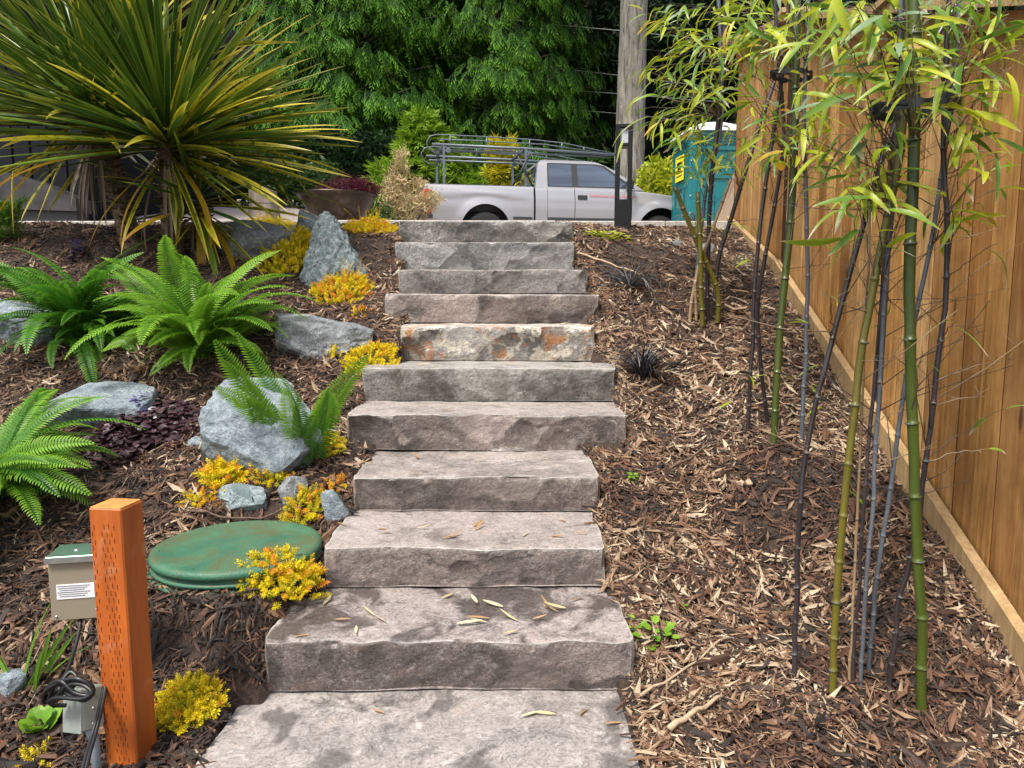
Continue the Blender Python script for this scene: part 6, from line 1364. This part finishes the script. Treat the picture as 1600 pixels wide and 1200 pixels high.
# ================================================================ green access lid
t = NT('green_lid'); v = t.obj(False)
c = t.mix(t.ramp(t.noise(v, 5, 7, .65, .5), [(.38, 0), (.66, 1)]), (.022, .105, .062), (.055, .155, .085)); geo = t.n('NewGeometry'); nz = t.n('SeparateXYZ', {0: geo.outputs['True Normal']}).outputs[2]
c = t.mix(t.math('MULTIPLY', t.math('MULTIPLY', t.ramp(nz, [(.8, 0), (.95, 1)]), t.ramp(t.noise(v, 7, 7, .65, .8), [(.42, 0), (.62, 1)])), .8), c, (.075, .085, .035))
vo = t.n('TexVoronoi', {'Scale': 130.0}); t.set(vo.inputs['Vector'], v)
c = t.mix(t.math('MULTIPLY', t.ramp(t.noise(v, 40, 5, .7), [(.56, 0), (.62, 1)]), .5), c, (.10, .085, .05))
t.p(Base_Color=c, Roughness=.58, Normal=t.bump(vo.outputs['Distance'], .35, .003)); M_LID = t.m
rl = 131 / F * (LIDC.y * CP + .35 * .95 * SP / .95) * 1.0; lz = LIDC.z
LR = thing('access_lid', (LIDC.x, LIDC.y, lz - .072), 'round dark green plastic access lid set in the mulch', 'lid')
MB().lathe([(0, .074), (rl * .6, .0735), (rl * .86, .071), (rl * .93, .075), (rl * .985, .070), (rl, .058), (rl * .99, .044), (rl * .95, .040)], 72).build('cover', M_LID, LR)
MB().lathe([(rl * .95, .042), (rl * .955, .028), (rl * .985, .026), (rl * .985, .016), (rl * .95, .014), (rl * .95, -.05)], 72).build('riser_ring', M_LID, LR)
MB().lathe([(rl * .95, .004), (rl * 1.02, .003), (rl * 1.02, -.010), (rl * .95, -.012)], 72).build('lower_ring', M_LID, LR)
for k in range(6):
    a = k * math.pi / 3 + .3; MB().lathe([(0, .003), (.006, .0028), (.007, 0)], 10, (rl * .9 * math.cos(a), rl * .9 * math.sin(a), .072)).build('bolt', M_LID, LR)

# ================================================================ dry leaves, sticks, cones
M_DL = [leafmat('fallen_straw', [(0, (.50, .40, .22)), (1, (.66, .57, .38))], 'obj', .2, .6, mott=.12), leafmat('fallen_tan', [(0, (.36, .21, .09)), (1, (.46, .30, .16))], 'obj', .2, .6, mott=.15)]
DLM = []
for m in M_DL:
    for k in range(4): V, Q, T, S = bleaf(1, random.uniform(.13, .22), random.uniform(-.5, .4), k); DLM.append(np_mesh('fallen_leaf', V, Q, m, {'t': T, 's': S}, smooth=True))
NAMES = ['foot slab', 'damp brown step above the foot slab', 'brown step beside the large sedum', 'black stained step above the lid', 'wide step by the large boulder', 'green stained step', 'lichen blotched step']
LV = {0: [(604, 1105, 150), (815, 1119, 25), (868, 1116, 170), (905, 1118, 60), (946, 1131, 20)],
      1: [(455, 1003, 35), (505, 945, 80), (522, 968, 5), (556, 990, 100), (585, 962, 130), (603, 972, 140), (690, 935, 50), (698, 965, 175), (714, 974, 5), (746, 942, 110), (764, 966, 170), (786, 948, 150), (808, 970, 140), (832, 967, 10), (862, 952, 120), (872, 956, 130), (884, 950, 170), (788, 990, 30), (893, 938, 40), (760, 972, 165)],
      2: [(541, 821, 140), (588, 826, 10), (592, 833, 25), (651, 825, 0), (690, 841, 10), (701, 840, 45), (741, 828, 65), (816, 838, 60), (881, 838, 160), (884, 815, 120), (918, 833, 170), (738, 822, 60), (930, 822, 20)],
      3: [(653, 716, 110), (652, 746, 140), (740, 720, 10), (860, 718, 170)], 4: [(690, 642, 30), (885, 640, 5)], 5: [(650, 570, 20), (690, 572, 160), (790, 569, 0), (912, 570, 30)], 6: [(875, 506, 10), (893, 507, 150)]}
for si, L_ in LV.items():
    y0, zt = STEP[si][0], STEP[si][1]
    for (px, py, ang) in L_:
        a = (px - 800) / F; bq = (600 - py) / F; dz = -SP + bq * CP; k = (zt + .006 - EYE) / dz if abs(dz) > 1e-3 else 3
        yy_ = k * (CP + bq * SP); yy_ = min(max(yy_, y0 + .04), y0 + STEP[si][4] - .2); xx_ = a * k
        o = link('fallen_leaf', rsb.choice(DLM), None, Matrix.Translation((xx_, yy_, zt + .007)) @ Matrix.Rotation(R(ang), 4, 'Z') @ Matrix.Rotation(rsb.gauss(0, .25), 4, 'X') @ Matrix.Diagonal([rsb.uniform(.05, .085)] * 3 + [1]))
        tag(o, 'dry straw coloured bamboo leaf lying on the ' + NAMES[si], 'fallen leaf', 'dry bamboo leaves on the ' + NAMES[si])
def stick(label, a, c, rad, mat):
    p, q = gp(*a), gp(*c); b = MB(); n = 8; pts = []
    for i in range(n + 1):
        u = p.lerp(q, i / n); pts.append(Vector((u.x, u.y, gz(u.x, u.y) + .03 + rad + .006 * math.sin(i * 2.1))))
    tag(b.tube(pts, [rad * (1 - .5 * i / n) for i in range(n + 1)], 7).build('stick', mat), label, 'stick', 'sticks lying on the mulch')
M_ST = plain('pale_stick', (.36, .26, .17), .85, var=.3, scale=40); M_STD = plain('dark_stick', (.10, .065, .045), .85, var=.4, scale=40)
stick('long pale stick lying diagonally right of the upper steps', (905, 405), (1002, 440), .008, M_ST); stick('long dark stick across the chips below the middle bamboo', (1045, 745), (1165, 668), .006, M_STD)
stick('split pale stick in the lower right corner of the chips', (1045, 1160), (1130, 1105), .010, M_ST); stick('thin tan stick under the damp lower step corner', (1000, 1105), (1140, 1010), .005, M_ST)
stick('brown stick lying above the lid', (300, 812), (470, 800), .006, M_STD)
c = gp(1165, 765); r = thing('pine_cone', c, 'small cluster of tan cones on the chips under the near bamboo', 'cone')
for k, (dx, dy) in enumerate([(-.02, 0), (.012, -.012), (.016, .014)]):
    P = []
    for j in range(7):
        q = j / 6; rr_ = .015 * math.sin(math.pi * (q * .9 + .07)); P.append([(dx + rr_ * math.cos(a_) * (1 + .12 * math.sin(5 * a_ + j * 2)), dy + rr_ * math.sin(a_), .012 + .026 * q) for a_ in np.linspace(0, 2 * math.pi, 13)])
    MB().grid(P).build('cone', M_ST, r)
# white sheet and cardboard scrap by the toilet
x, y, z = ground_at(1082, 8.2); o = MB().box((0, 0, .06), (.36, .22, .10), bev=.04).build('paper_sack', plain('white_paper', (.6, .52, .46), .7, var=.25)); o.location = (x, y, z); o.rotation_euler = (0, 0, R(12)); tag(o, 'crumpled white paper sack at the foot of the toilet booth', 'sack')
